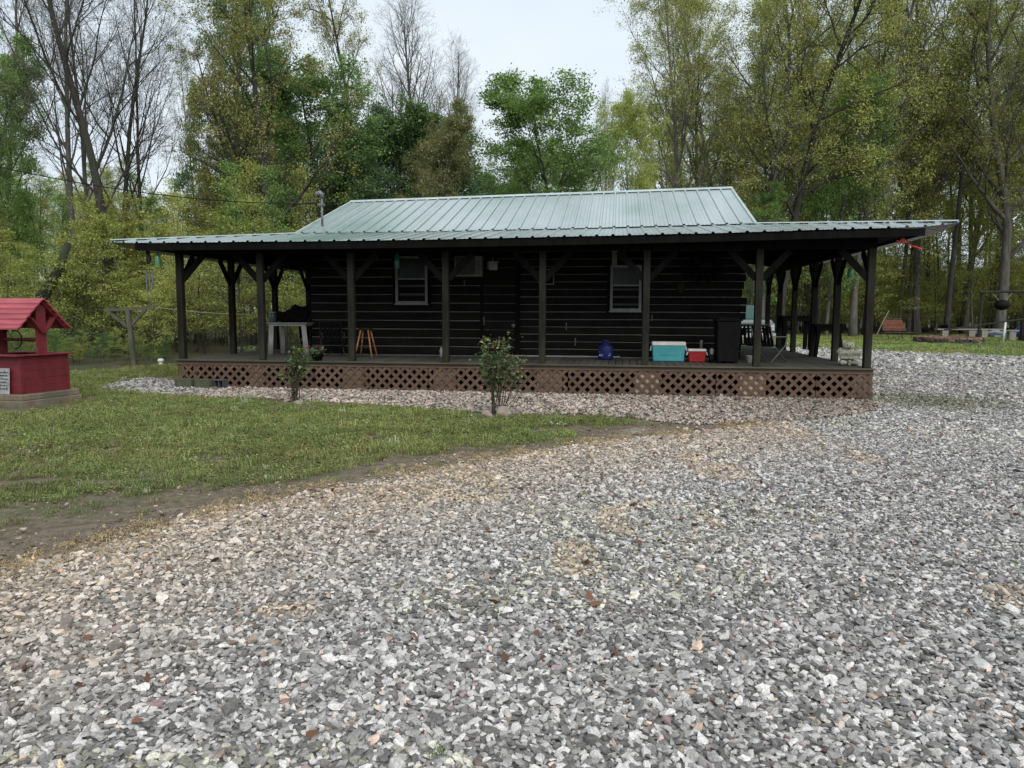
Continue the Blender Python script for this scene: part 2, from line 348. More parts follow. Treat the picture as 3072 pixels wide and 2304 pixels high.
def instmat(name, rough=.9, noise=30, amt=.35, leafy=False, bump=.4):
    m = bpy.data.materials.new(name); m.use_nodes = True; t = m.node_tree; N, L = t.nodes, t.links; b = N['Principled BSDF']
    b.inputs['Roughness'].default_value = rough; b.inputs['Specular IOR Level'].default_value = .2
    at = N.new('ShaderNodeAttribute'); at.attribute_type = 'INSTANCER'; at.attribute_name = 'col'
    tcn = N.new('ShaderNodeTexCoord'); n = N.new('ShaderNodeTexNoise'); n.inputs['Scale'].default_value = noise; n.inputs['Detail'].default_value = 4
    L.new(tcn.outputs['Object'], n.inputs['Vector'])
    mr = N.new('ShaderNodeMapRange'); mr.inputs[1].default_value = .3; mr.inputs[2].default_value = .7; mr.inputs[3].default_value = 1-amt; mr.inputs[4].default_value = 1+amt
    L.new(n.outputs['Fac'], mr.inputs[0])
    h = N.new('ShaderNodeHueSaturation'); L.new(at.outputs['Color'], h.inputs['Color']); L.new(mr.outputs[0], h.inputs['Value'])
    L.new(h.outputs[0], b.inputs['Base Color'])
    if leafy: b.inputs['Transmission Weight'].default_value = 0
    MATS[name] = m
instmat('stone', noise=7, amt=.3); instmat('blade', amt=.15, noise=2)
rng = np.random.default_rng(7)
def stone_mesh(i):
    rg = random.Random(100+i); bm = bmesh.new()
    for k in range(15):
        v = Vector((rg.gauss(0,1), rg.gauss(0,1), rg.gauss(0,1))).normalized()
        bm.verts.new((v.x*.56*rg.uniform(.8,1.1), v.y*.42*rg.uniform(.75,1.1), v.z*.26*rg.uniform(.7,1.1)))
    r = bmesh.ops.convex_hull(bm, input=bm.verts)
    bmesh.ops.delete(bm, geom=[v for v in bm.verts if not v.link_faces], context='VERTS')
    me = bpy.data.meshes.new('stone'); bm.to_mesh(me); bm.free(); me.materials.append(MATS['stone']); return me
STONES = [stone_mesh(i) for i in range(14)]
def cells(x0,x1,y0,y1,c):
    X, Y = np.meshgrid(np.arange(x0,x1,c), np.arange(y0,y1,c)); P = np.c_[X.ravel(), Y.ravel()]
    return P + rng.uniform(-.55*c,.55*c,P.shape)
def view(P, m=1.2): return (np.abs(P[:,0]) < .72*P[:,1]+m) & (P[:,1] > 1.6)
def edge_jit(P, a): return P + rng.normal(0, a, P.shape)
def gravel_cols(P, n):
    u = rng.random(n); v = np.where(u<.27, rng.uniform(.10,.18,n), np.where(u<.70, rng.uniform(.20,.34,n), rng.uniform(.36,.58,n)))
    c = np.repeat(v[:,None],3,1)*np.array([1.025,.985,.945])*(.95+.22*vnoise(P,2.6,21))[:,None]
    tan = rng.random(n) < .03; c[tan] = c[tan]*np.array([1.18,.95,.78])
    red = rng.random(n) < .008; c[red] = c[red]*np.array([1.0,.72,.78])
    k = (vnoise(P,.9,3)>.66) & (rng.random(n)<.35); c[k] = c[k]*np.array([1.02,1.03,.88])
    # warm, dirtier stones beside the bare soil strip and in a few worn patches
    dmin = np.full(n, 99.)
    E = np.array(drive_edge)
    for a, b in zip(E[:-1], E[1:]):
        ab = b-a; t = np.clip(((P[:,:2]-a)@ab)/(ab@ab),0,1); dmin = np.minimum(dmin, np.linalg.norm(P[:,:2]-(a+t[:,None]*ab),axis=1))
    warm = np.clip(1.25-dmin/1.9,0,1)*.85 + .75*(vnoise(P,.85,9)>.72)*(vnoise(P,.3,4)>.4)
    warm = np.clip(warm*(.35+1.0*rng.random(n)),0,1)[:,None]*(P[:,0]<4.2)[:,None]
    c = c*(1-warm) + warm*(c*.7+.085)*np.array([1.22,1.02,.80])
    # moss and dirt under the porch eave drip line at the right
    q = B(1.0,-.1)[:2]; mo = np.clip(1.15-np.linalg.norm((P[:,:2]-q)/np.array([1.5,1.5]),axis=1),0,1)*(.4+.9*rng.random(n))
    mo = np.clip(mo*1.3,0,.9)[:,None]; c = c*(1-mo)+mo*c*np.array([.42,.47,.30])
    return c, dmin
def gravel():
    out = []
    for (y0,y1,c,s) in ((1.7,3.6,.0225,.034),(3.6,6,.0235,.0325),(6,10,.0265,.0345),(10,14,.034,.042),(14,22,.052,.062),(22,36,.085,.095)):
        P = cells(-.72*y1-1.2,.72*y1+1.2,y0,y1,c); P = P[view(P)]
        P = P[inpoly(edge_jit(P,.035 if y0<14 else .1), drive)]
        size = s*np.exp(rng.normal(0,.27,len(P))); big = rng.random(len(P))<.03; size[big] *= 1.3
        out.append(np.c_[P, size])
    # stray stones thinning into the soil strip
    P = cells(-9,6,3.5,15,.07); q = edge_jit(P,.28); k = inpoly(q, drive) & ~inpoly(P, drive) & view(P); P = P[k]
    out.append(np.c_[P, .032*np.exp(rng.normal(0,.35,len(P)))])
    A = np.vstack(out); n = len(A); sz = A[:,2]; P = np.c_[A[:,:2], .004+sz*rng.uniform(.02,.30,n)]
    sc = sz[:,None]*np.c_[rng.uniform(.85,1.25,n), rng.uniform(.8,1.2,n), rng.uniform(.75,1.35,n)]
    rot = np.c_[rng.normal(0,.33,n), rng.normal(0,.33,n), rng.uniform(0,6.28,n)]
    c, _ = gravel_cols(P, n)
    scatter('gravel', STONES, P, sc, rot, c, rng.integers(0,14,n))
    return n
ng1 = gravel()
def bedstones():
    P = cells(-13.5,8,8,18,.036); P = P[inpoly(edge_jit(P,.05), bed)]
    loc = np.c_[(np.c_[P,np.zeros(len(P))]-O_)@E_, (np.c_[P,np.zeros(len(P))]-O_)@D_]
    P = P[(loc[:,1] < .12)|(loc[:,0] < -14.17)]; n = len(P); s = .046*np.exp(rng.normal(0,.3,n)); P = np.c_[P, .006+s*rng.uniform(.05,.35,n)]
    v = np.where(rng.random(n)<.3, rng.uniform(.08,.16,n), rng.uniform(.2,.52,n))
    c = v[:,None]*np.array([1.13,.92,.78]); g_ = rng.random(n)<.12; c[g_] = v[g_][:,None]*np.array([.95,1,.9])
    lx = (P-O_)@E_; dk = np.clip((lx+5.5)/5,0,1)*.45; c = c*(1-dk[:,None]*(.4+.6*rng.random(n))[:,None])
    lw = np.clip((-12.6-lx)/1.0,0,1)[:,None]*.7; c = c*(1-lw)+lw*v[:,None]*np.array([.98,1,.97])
    sc = s[:,None]*np.c_[rng.uniform(.85,1.2,n), rng.uniform(.8,1.2,n), rng.uniform(.8,1.4,n)]
    rot = np.c_[rng.normal(0,.4,n), rng.normal(0,.4,n), rng.uniform(0,6.28,n)]
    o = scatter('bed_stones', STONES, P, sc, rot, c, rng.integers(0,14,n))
bedstones()
def clump_mesh(i, nb, h, spread, wd):
    rg = random.Random(i); b = MB()
    for k in range(nb):
        a = rg.uniform(0,6.28); r = spread*math.sqrt(rg.random()); x, y = r*math.cos(a), r*math.sin(a)
        th = rg.uniform(0,6.28); L = h*rg.uniform(.45,1.15); t = rg.uniform(.15,.95); w2 = wd*rg.uniform(.7,1.3)
        dx, dy = math.cos(th), math.sin(th); px, py = -dy*w2/2, dx*w2/2
        m = (x+dx*L*t*.45, y+dy*L*t*.45, L*.62); e = (x+dx*L*t, y+dy*L*t, L*(1-.4*t))
        b.add([(x-px,y-py,0),(x+px,y+py,0),(m[0]+px*.9,m[1]+py*.9,m[2]),(m[0]-px*.9,m[1]-py*.9,m[2]),e], [(0,1,2,3),(3,2,4)])
    return b.mesh('grass_clump','blade')
def clover_mesh(i):
    rg = random.Random(50+i); b = MB()
    for k in range(22):
        a = rg.uniform(0,6.28); r = .075*math.sqrt(rg.random()); x, y = r*math.cos(a), r*math.sin(a); z = rg.uniform(.008,.035)
        th = rg.uniform(0,6.28); s = rg.uniform(.005,.010); tx, ty = rg.uniform(-.5,.5), rg.uniform(-.5,.5)
        c, q = math.cos(th)*s, math.sin(th)*s
        b.add([(x+c,y+q,z+tx*s),(x-q,y+c,z+ty*s),(x-c,y-q,z-tx*s),(x+q,y-c,z-ty*s)], [(0,1,2,3)])
    return b.mesh('clover','blade')
CLUMPS = [clump_mesh(i,26,.036,.05,.0038) for i in range(5)] + [clover_mesh(i) for i in range(3)] + [clump_mesh(20+i,16,.075,.045,.006) for i in range(2)]
def grass():
    out = []
    for (y0,y1,c,s) in ((3.4,8,.044,.95),(8,14,.058,1.2),(14,20,.085,1.7),(20,31,.14,2.4)):
        P = cells(-.72*y1-1.5,8,y0,y1,c); P = P[view(P,1.5)]; P = P[inpoly(edge_jit(P,.22), lawn)]
        out.append(np.c_[P, np.full(len(P), s)])
    A = np.vstack(out); P = A[:,:2]
    # bare patches, thinner towards the soil strip
    E = np.array(lawn_low); dm = np.full(len(P),99.)
    for a, b in zip(E[:-1], E[1:]):
        ab = b-a; t = np.clip(((P-a)@ab)/(ab@ab),0,1); dm = np.minimum(dm, np.linalg.norm(P-(a+t[:,None]*ab),axis=1))
    nz_ = .55*vnoise(P,.75,1)+.3*vnoise(P,.28,2)+.15*vnoise(P,.1,5)
    near = np.clip((8.2-P[:,1])/3,0,1)*.15
    keep = nz_ > (.29 + near + .30*np.clip(1-dm/1.0,0,1)) ; keep |= rng.random(len(P)) < .10*(dm>.2)
    for (x_, y_, rx, ry) in ((30,1452,.42,.16),(150,1440,.22,.12),(300,1448,.3,.12),(455,1440,.22,.1),(500,1492,.3,.12),(430,1418,.3,.08),(100,1515,.3,.1),(330,1500,.3,.09),(760,1462,.25,.08)):
        q = G(x_,y_)[:2]; keep &= (np.hypot((P[:,0]-q[0])/rx,(P[:,1]-q[1])/ry) > rng.uniform(.55,1.25,len(P)))
    # around the well and rose bushes the soil is bare
    for (q, r) in ((G(60,1228)[:2],.55),(G(180,1218)[:2],.4),(G(880,1208)[:2],.4),(G(1500,1247)[:2],.35)):
        keep &= (np.linalg.norm(P-q,axis=1) > r*rng.uniform(.7,1.3,len(P)))
    A = A[keep]; n = len(A); P = np.c_[A[:,:2], np.full(n,.008)]; s = A[:,2]*np.exp(rng.normal(0,.22,n))
    v = rng.uniform(.62,1.25,n)*(.8+.4*vnoise(P,.5,8))
    c = v[:,None]*np.array([.200,.225,.072]); k = vnoise(P,1.1,12)[:,None]
    c = c*(1-.5*k) + .5*k*v[:,None]*np.array([.150,.225,.065])
    dn = np.clip((8.5-P[:,1])/3.5,0,1)[:,None]; c = c*(1-dn*.55)+dn*.55*v[:,None]*np.array([.165,.175,.085])
    dry = rng.random(n)<.10; c[dry] = v[dry][:,None]*np.array([.24,.20,.09])
    fl = rng.random(n)<.012; c[fl] = np.array([.42,.45,.30])
    ix = np.where(rng.random(n)<.74, rng.integers(0,5,n), np.where(rng.random(n)<.75, rng.integers(5,8,n), rng.integers(8,10,n)))
    far = P[:,1]>13; ix = np.where(far, rng.integers(0,5,n), ix)
    sc = s[:,None]*np.ones((n,3)); rot = np.c_[np.zeros(n),np.zeros(n),rng.uniform(0,6.28,n)]
    scatter('grass', CLUMPS, P, sc, rot, c, ix)
    # far lawn
    P = cells(0,45,26,60,.33); P = P[view(P,1.5)]; P = P[inpoly(edge_jit(P,.3), lawn2)]; n2 = len(P); P = np.c_[P, np.full(n2,.008)]
    v = rng.uniform(.6,1.2,n2)*(.75+.5*vnoise(P,2.5,8)); c = v[:,None]*np.array([.28,.31,.09]); k = (vnoise(P,2.8,12)[:,None]>.55)*.6
    c = c*(1-k)+k*v[:,None]*np.array([.17,.30,.085])
    scatter('far_grass', CLUMPS[:5], P, 3.6*np.exp(rng.normal(0,.25,n2))[:,None]*np.array([1,1,.55]), np.c_[np.zeros(n2),np.zeros(n2),rng.uniform(0,6.28,n2)], c, rng.integers(0,5,n2))
    # straw and dry stems along the soil strip
    P = cells(-9,7,3.3,15,.06); q = edge_jit(P,.13); near_ = np.zeros(len(P),bool)
    E = np.array(drive_edge)[:-2]; dm = np.full(len(P),99.)
    for a, b in zip(E[:-1], E[1:]):
        ab = b-a; t = np.clip(((P-a)@ab)/(ab@ab),0,1); dm = np.minimum(dm, np.linalg.norm(P-(a+t[:,None]*ab),axis=1))
    k = (dm < .34*rng.random(len(P))+.05) & (vnoise(P,.5,31)>.42); P = P[k]; n3 = len(P); P = np.c_[P, np.full(n3,.012)]
    v = rng.uniform(.6,1.2,n3); c = v[:,None]*np.array([.40,.30,.16])
    scatter('straw', CLUMPS[:5], P, rng.uniform(.8,1.3,n3)[:,None]*np.array([1.2,1.2,.35]), np.c_[rng.normal(0,.2,n3),rng.normal(0,.2,n3),rng.uniform(0,6.28,n3)], c, rng.integers(0,5,n3))
    # small weeds coming up through the gravel and brown dead leaves
    P = cells(-7,9,2,13,.5); P = P[inpoly(P,drive)&view(P)]; P = P[rng.random(len(P))<.16]; n4 = len(P); P = np.c_[P, np.full(n4,.02)]
    c = rng.uniform(.7,1.2,n4)[:,None]*np.array([.11,.15,.05])
    scatter('gravel_weeds', CLUMPS, P, rng.uniform(.5,.9,n4)[:,None]*np.ones(3), np.c_[np.zeros(n4),np.zeros(n4),rng.uniform(0,6.28,n4)], c, rng.integers(0,8,n4))
grass()
P = cells(-10,8,3.2,15,.034); q = edge_jit(P,.1)
k = view(P) & ~inpoly(P, drive) & inpoly(P, [(-12,1)]+[tuple(p) for p in [(-11,3.2)]]+[tuple(p+np.array([0,1.9])) for p in np.array(lawn_low)]+[tuple(p) for p in bed_low[-3:]]+[(8,9),(8,1)])
P = P[k]; P = P[rng.random(len(P)) < .2+.5*(vnoise(P,.35,17)>.5)]; n_ = len(P); v_ = np.where(rng.random(n_)<.82, rng.uniform(.07,.16,n_), rng.uniform(.2,.42,n_)); s_ = .014*np.exp(rng.normal(0,.5,n_))
scatter('soil_clods', STONES, np.c_[P, s_*.15], s_[:,None]*np.array([1,1,1.1]), np.c_[rng.normal(0,.5,n_),rng.normal(0,.5,n_),rng.uniform(0,6.28,n_)], v_[:,None]*np.array([1.12,.90,.68]), rng.integers(0,14,n_))
def deadleaf_mesh(i):
    rg = random.Random(70+i); b = MB(); s = .03; k = 8; vs = [(0,0,.004)]
    for j in range(k):
        a = 6.283*j/k; r = s*rg.uniform(.5,1.1)*(1.3 if j in (0,4) else .75); vs.append((r*math.cos(a), r*math.sin(a), rg.uniform(0,.012)))
    return b.add(vs, [(0,1+j,1+(j+1)%k) for j in range(k)]).mesh('dead_leaf','blade')
DL = [deadleaf_mesh(i) for i in range(4)]
P = cells(-9,10,1.8,15,.22); P = P[(inpoly(P,drive)|(inpoly(P,lawn)&(rng.random(len(P))<.35)))&view(P)]; P = P[(rng.random(len(P))<.10)|((vnoise(P,.6,41)>.72)&(rng.random(len(P))<.5))]; n_ = len(P)
P = np.c_[P, rng.uniform(.022,.035,n_)]
scatter('dead_leaves', DL, P, rng.uniform(.7,1.35,n_)[:,None]*np.ones(3), np.c_[rng.normal(0,.4,n_),rng.normal(0,.4,n_),rng.uniform(0,6.28,n_)], rng.uniform(.6,1.3,n_)[:,None]*np.array([.15,.075,.045]), rng.integers(0,4,n_))
# ================================================================== the log cabin with its wrap-around porch
cabin = thing('log_cabin', 'dark log cabin with green metal roof and wrap-around porch on a lattice skirted deck', 'cabin', tuple(O_), -YAW)
HL, HR, HB, DL_ = -12.06, -2.06, 9.5, -14.131        # house left, right, back; deck left
def dz(u, k=.009): return k*(u+7.06) - .05*(1-min(1,((u+7.06)/7.3)**2))
rg = random.Random(3)
# logs and chinking -------------------------------------------------
def log_obj(u0, u1, v0, v1, z0, z1, axis='u'):
    b = MB(); h = z1-z0; c = .022
    # a hewn log: flat face with bevelled long edges and a slightly uneven face
    if axis == 'u':
        n = max(2, int((u1-u0)/1.1)); prof = [(v0+.018, z0), (v0, z0+c), (v0, z1-c), (v0+.018, z1), (v1, z1), (v1, z0)]
        vs = []
        for i in range(n+1):
            u = u0+(u1-u0)*i/n; j = rg.uniform(-.007,.007); k = rg.uniform(-.004,.004)
            vs += [(u, p[0]+(j if q < 4 else 0), p[1]+k) for q, p in enumerate(prof)]
    else:
        n = max(2, int((v1-v0)/1.1)); s = 1 if u1 > (HL+HR)/2 else -1; uo, ui = (u1, u0) if s > 0 else (u0, u1)
        prof = [(uo-s*.018, z0), (uo, z0+c), (uo, z1-c), (uo-s*.018, z1), (ui, z1), (ui, z0)]; vs = []
        for i in range(n+1):
            v = v0+(v1-v0)*i/n; j = rg.uniform(-.007,.007)
            vs += [(p[0]+(j if q < 4 else 0), v, p[1]) for q, p in enumerate(prof)]
    fs = [(i*6+j, i*6+(j+1)%6, (i+1)*6+(j+1)%6, (i+1)*6+j) for i in range(n) for j in range(6)] + [tuple(range(6)), tuple(range(n*6, n*6+6))]
    b.add(vs, fs).obj('log', 'log_wood', cabin)
uS = WL(1553, 950)[0]
door_l, door_r = WL(1448,950)[0], WL(1549,950)[0]; door_t = WL(1500,836)[2]
def courses(u0, u1, z0, z1, pitch, gap, jl=0, jr=0, cut=None):
    z = z0
    while z < z1-.05:
        zt = min(z+pitch-gap, z1)
        segs = [(u0-rg.uniform(0,jl), u1+rg.uniform(0,jr))]
        if cut and z < cut[2]-.03: segs = [(segs[0][0], cut[0]), (cut[1], segs[0][1])]
        for a, b_ in segs:
            if b_-a > .1: log_obj(a, b_, 2.2, 2.36, z, zt)
        z += pitch
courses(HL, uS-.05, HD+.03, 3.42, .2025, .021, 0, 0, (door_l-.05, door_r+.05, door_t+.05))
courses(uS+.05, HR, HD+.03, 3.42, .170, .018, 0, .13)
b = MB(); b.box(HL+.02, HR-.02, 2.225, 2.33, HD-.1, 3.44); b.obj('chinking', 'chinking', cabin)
b = MB(); b.box(uS-.05, uS+.05, 2.17, 2.37, HD, 3.4); b.obj('wall_post', 'dark_timber', cabin)
# splice joints between shorter logs: small upright chinks
for px, y0, y1 in ((1452,950,975),(1699,968,990),(1726,1014,1036),(1956,945,963),(1393,840,858),(1448,1010,1030)):
    q0, q1 = WL(px, y0), WL(px, y1); MB().box(q0[0]-.012, q0[0]+.012, 2.185, 2.21, q1[2], q0[2]).obj('chinking_joint', 'chinking', cabin)
for k in range(13):
    z = HD+.03+k*.2025
    for (a, c_) in ((HL, HL+.16), (HR-.16, HR)):
        log_obj(a, c_, 2.38, HB, z+.01, z+.19, 'v')
    log_obj(HL, HR, HB, HB+.16, z, z+.18)
b = MB(); b.box(HL+.02, HL+.14, 2.4, HB, HD, 3.4); b.box(HR-.14, HR-.02, 2.4, HB, HD, 3.4); b.box(HL+.03, HR-.03, HB+.02, HB+.12, HD, 3.4); b.obj('chinking', 'chinking', cabin)
for x0 in (HL, HR-.16):     # gable triangles
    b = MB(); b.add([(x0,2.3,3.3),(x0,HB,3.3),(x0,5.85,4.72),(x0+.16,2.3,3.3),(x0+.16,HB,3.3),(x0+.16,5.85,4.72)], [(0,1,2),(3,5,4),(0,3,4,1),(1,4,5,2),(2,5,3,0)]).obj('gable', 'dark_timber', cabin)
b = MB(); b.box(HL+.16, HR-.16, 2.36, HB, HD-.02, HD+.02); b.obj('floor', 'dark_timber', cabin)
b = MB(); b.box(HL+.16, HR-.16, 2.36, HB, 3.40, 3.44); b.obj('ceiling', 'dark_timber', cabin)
# door --------------------------------------------------------------
b = MB(); b.box(door_l-.05, door_l, 2.18, 2.3, HD, door_t+.05).box(door_r, door_r+.05, 2.18, 2.3, HD, door_t+.05).box(door_l, door_r, 2.18, 2.3, door_t, door_t+.05)
dr = b.obj('door', 'dark_timber', cabin)
z = HD+.02
while z < door_t-.05:
    MB().box(door_l+.005, door_r-.005, 2.21, 2.26, z, min(z+.19, door_t)).obj('door_board', 'log_wood', dr); z += .2025
b = MB(); b.box(door_l+.01, door_r-.01, 2.235, 2.25, HD+.02, door_t-.01); b.obj('door_backing', 'chinking', dr)
k = WL(1541, 977); b = MB(); b.ell((k[0], 2.17, k[2]), (.035,.03,.035)); b.lathe([(.05,0),(.05,.012)], (0,0,0), 12); b.v = b.v[:len(b.v)-24]+[(x+k[0], 2.205-z_, y+k[2]) for x, y, z_ in b.v[len(b.v)-24:]]
b.obj('door_knob', 'grey_metal', dr, smooth=True)
# windows -----------------------------------------------------------
def window(x0, x1, y0, y1, rail, lamp=None, curtain=None):
    a, c_ = WL(x0, y0), WL(x1, y1); u0, u1, z0, z1 = a[0], c_[0], c_[2], a[2]; t = .055
    b = MB(); m = .07
    b.box(u0-m, u0, 2.16, 2.24, z0-m, z1+m).box(u1, u1+m, 2.16, 2.24, z0-m, z1+m).box(u0, u1, 2.16, 2.24, z1, z1+m).box(u0, u1, 2.16, 2.24, z0-m, z0)
    wdw = b.obj('window', 'dark_timber', cabin)
    b = MB(); b.box(u0, u0+t, 2.15, 2.23, z0, z1).box(u1-t, u1, 2.15, 2.23, z0, z1).box(u0+t, u1-t, 2.15, 2.23, z1-t, z1).box(u0+t, u1-t, 2.15, 2.23, z0, z0+t)
    zm = z0+(z1-z0)*rail
    b.box(u0+t, u1-t, 2.165, 2.22, zm-.018, zm+.018)
    b.obj('window_frame', 'window_frame', wdw)
    MB().box(u0+t-.01, u1-t+.01, 2.19, 2.196, zm+.01, z1-t+.01).obj('pane', 'glass_dark', wdw)
    MB().box(u0+t-.01, u1-t+.01, 2.205, 2.211, z0+t-.01, zm-.01).obj('pane', 'glass_dark', wdw)
    MB().box(u0-.02, u1+.02, 2.12, 2.16, z0-.03, z0-.0).obj('window_sill', 'window_frame', wdw)
    return u0, u1, z0, z1
window(1187, 1284, 769, 911, .52)
window(1832, 1923, 796, 933, .56)
b = MB(); q0, q1 = WL(1836,750), WL(1851,796); b.box(q0[0], q1[0], 2.12, 2.18, q1[2], q0[2]); b.obj('conduit_pipe', 'window_frame', cabin)
q0, q1 = WL(1225,748), WL(1259,754)
MB().box(WL(1080,750)[0], WL(1262,750)[0], 2.11, 2.19, WL(1200,756)[2], WL(1200,748)[2]).obj('shelf_rail', 'dark_timber', cabin)
# deck --------------------------------------------------------------
pitch = .146; n = int(round(-DL_/pitch)); bs = {}
def board(L):
    if L not in bs: bs[L] = MB().box(-.068, .068, 0, L, -.03, 0).mesh('deck_board', 'deck_wood', bevel=.004)
    return bs[L]
for i in range(n):
    u = DL_+pitch*(i+.5); L = 9.85 if (u < HL or u > HR) else 2.22
    link('deck_board', board(L), cabin, (u, -.06 if L > 5 else -.06, HD-rg.uniform(0,.004)))
b = MB(); b.box(DL_-.02, .02, -.03, .012, HD-.145, HD-.032); b.obj('rim_board', 'rim_wood', cabin)
for u in (DL_-.02, -.018): MB().box(u, u+.038, .014, 9.8, HD-.145, HD-.032).obj('rim_board', 'rim_wood', cabin)
for i in range(18): MB().box(DL_+.05, -.05, .5+.55*i, .54+.55*i, HD-.17, HD-.034).obj('joist', 'dark_timber', cabin) if i < 4 else None
# dark upright backing sheet and pier blocks under the deck, seen through the lattice
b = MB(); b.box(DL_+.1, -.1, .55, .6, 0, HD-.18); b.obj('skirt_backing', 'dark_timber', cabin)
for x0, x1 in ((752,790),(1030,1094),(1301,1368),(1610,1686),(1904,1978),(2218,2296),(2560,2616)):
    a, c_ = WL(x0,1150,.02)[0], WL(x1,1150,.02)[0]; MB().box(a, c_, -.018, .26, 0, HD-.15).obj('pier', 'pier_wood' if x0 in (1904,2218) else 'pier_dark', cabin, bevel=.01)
# lattice -----------------------------------------------------------
zb, zt = .015, HD-.115; hw = .0415; lp = .196
def slat_poly(uc, s, lo, hi):
    H = zt-zb; a, b_ = (uc-hw, uc+hw), (uc+s*H-hw, uc+s*H+hw)
    poly = [(a[0],zb),(a[1],zb),(b_[1],zt),(b_[0],zt)]
    def clip(poly, val, keep):
        out = []
        for i in range(len(poly)):
            p, q = poly[i], poly[(i+1)%len(poly)]; ip, iq = keep(p[0],val), keep(q[0],val)
            if ip: out.append(p)
            if ip != iq: t = (val-p[0])/(q[0]-p[0]); out.append((val, p[1]+t*(q[1]-p[1])))
        return out
    poly = clip(poly, lo, lambda x,v: x >= v); poly = clip(poly, hi, lambda x,v: x <= v) if poly else poly
    return poly
panels = [DL_, WL(640,1150,-.04)[0], WL(1285,1150,-.04)[0]-2.44, WL(1285,1150,-.04)[0], (WL(1285,1150,-.04)[0]+WL(2147,1150,-.04)[0])/2, WL(2147,1150,-.04)[0], WL(2300,1150,-.04)[0]+.9, .02]
panels = sorted(panels)
for lo, hi in zip(panels[:-1], panels[1:]):
    if hi-lo < .3: continue
    off = rg.uniform(0,.19)
    for s in (1,-1):
        uc = lo-.7+off
        while uc < hi+.7:
            p = slat_poly(uc, s, lo+.006, hi-.006)
            if len(p) >= 3:
                y = -.045 if s > 0 else -.038
                MB().prism(p, y-.006, y).obj('lattice_slat', 'lattice_wood', cabin)
            uc += lp
b = MB()
for u in (.028, DL_-.04):
    for s in (1,-1):
        v = .02
        while v < 9.2:
            y = v if s > 0 else v+(zt-zb); 
            x0 = u+(.007 if s > 0 else 0)
            vs = [(x0,y-hw,zb),(x0,y+hw,zb),(x0,y+s*(zt-zb)+hw,zt),(x0,y+s*(zt-zb)-hw,zt)]
            b.add(vs+[(x+.005,yy,z_) for x,yy,z_ in vs], [(0,1,2,3),(7,6,5,4),(0,4,5,1),(1,5,6,2),(2,6,7,3),(3,7,4,0)]); v += lp
o = b.obj('side_lattice', 'lattice_wood', cabin); o['kind'] = 'stuff'
MB().box(DL_, .02, -.058, -.03, HD-.115, HD-.088).obj('lattice_rail', 'lattice_wood', cabin)
MB().box(DL_-.03, .03, -.085, -.058, HD-.032, HD-.003).obj('deck_nosing', 'rim_wood', cabin)
# posts, braces, beams ---------------------------------------------
FU = [-14.055, -12.225, -10.236, -8.235, -6.256, -4.214, -2.096, -.075]
RV = [2.16, 4.0, 6.0, 7.8, 9.5]; LV = [2.197, 4.474, 6.7, 8.9]
zp = HD+PT; pw_ = .065
pm = MB().box(-pw_, pw_, -pw_, pw_, 0, PT).mesh('porch_post', 'post_wood', bevel=.008)
def brace(a, c_):
    MB().beam(a, c_, .045, .125).obj('knee_brace', 'dark_timber', cabin)
for i, u in enumerate(FU):
    link('porch_post', pm, cabin, (u, .075, HD), (0,0,rg.uniform(-.03,.03)))
    for s in (-1,1):
        if (i == 0 and s < 0) or (i == 7 and s > 0): continue
        brace((u+s*.05, .075, zp-.56), (u+s*.56, .075, zp-.02))
for u, vs in ((-.075, RV), (-14.055, LV)):
    for v in vs:
        link('porch_post', pm, cabin, (u, v, HD))
        for s in (-1,1): brace((u, v+s*.05, zp-.56), (u, v+s*.52, zp-.02))
    for v0 in (.075,): brace((u, v0+.05, zp-.56), (u, v0+.52, zp-.02))
MB().box(DL_, .0, .02, .13, zp, zp+.19).obj('beam', 'dark_timber', cabin)
for u in (-.13, DL_+.02): MB().box(u, u+.11, .14, 9.8, zp, zp+.19).obj('beam', 'dark_timber', cabin)
for i in range(24):
    u = -14.4+i*.645; MB().beam((u, -.40, 3.005+dz(u)), (u, 2.2, 3.455+dz(u)), .04, .09).obj('rafter', 'dark_timber', cabin) if HL-.3 < u < HR+.3 else None
for v in np.arange(.2, 9.9, .65):
    if v > 2: 
        MB().beam((.5, v, 3.06), (HR, v, 3.42), .04, .09).obj('rafter', 'dark_timber', cabin)
        MB().beam((DL_-.5, v, 2.95), (HL, v, 3.36), .04, .09).obj('rafter', 'dark_timber', cabin)
# fascia boards
fr = []
for i in range(9):
    u0, u1 = -14.70+i*15.33/9, -14.70+(i+1)*15.33/9
    b = MB(); vs = []
    for u in (u0, u1):
        zt_ = 3.085+dz(u)
        vs += [(u,-.47,zt_-.135),(u,-.43,zt_-.135),(u,-.43,zt_),(u,-.47,zt_)]
    b.add(vs, [(0,1,2,3),(7,6,5,4),(0,4,5,1),(1,5,6,2),(2,6,7,3),(3,7,4,0)]).obj('fascia_board', 'dark_timber', cabin)
for u, z_ in ((.59, 3.12), (-14.70, 3.02)):
    MB().box(u, u+.04, -.425, 10.0, z_-.085, z_+.035).obj('fascia_board', 'dark_timber', cabin)
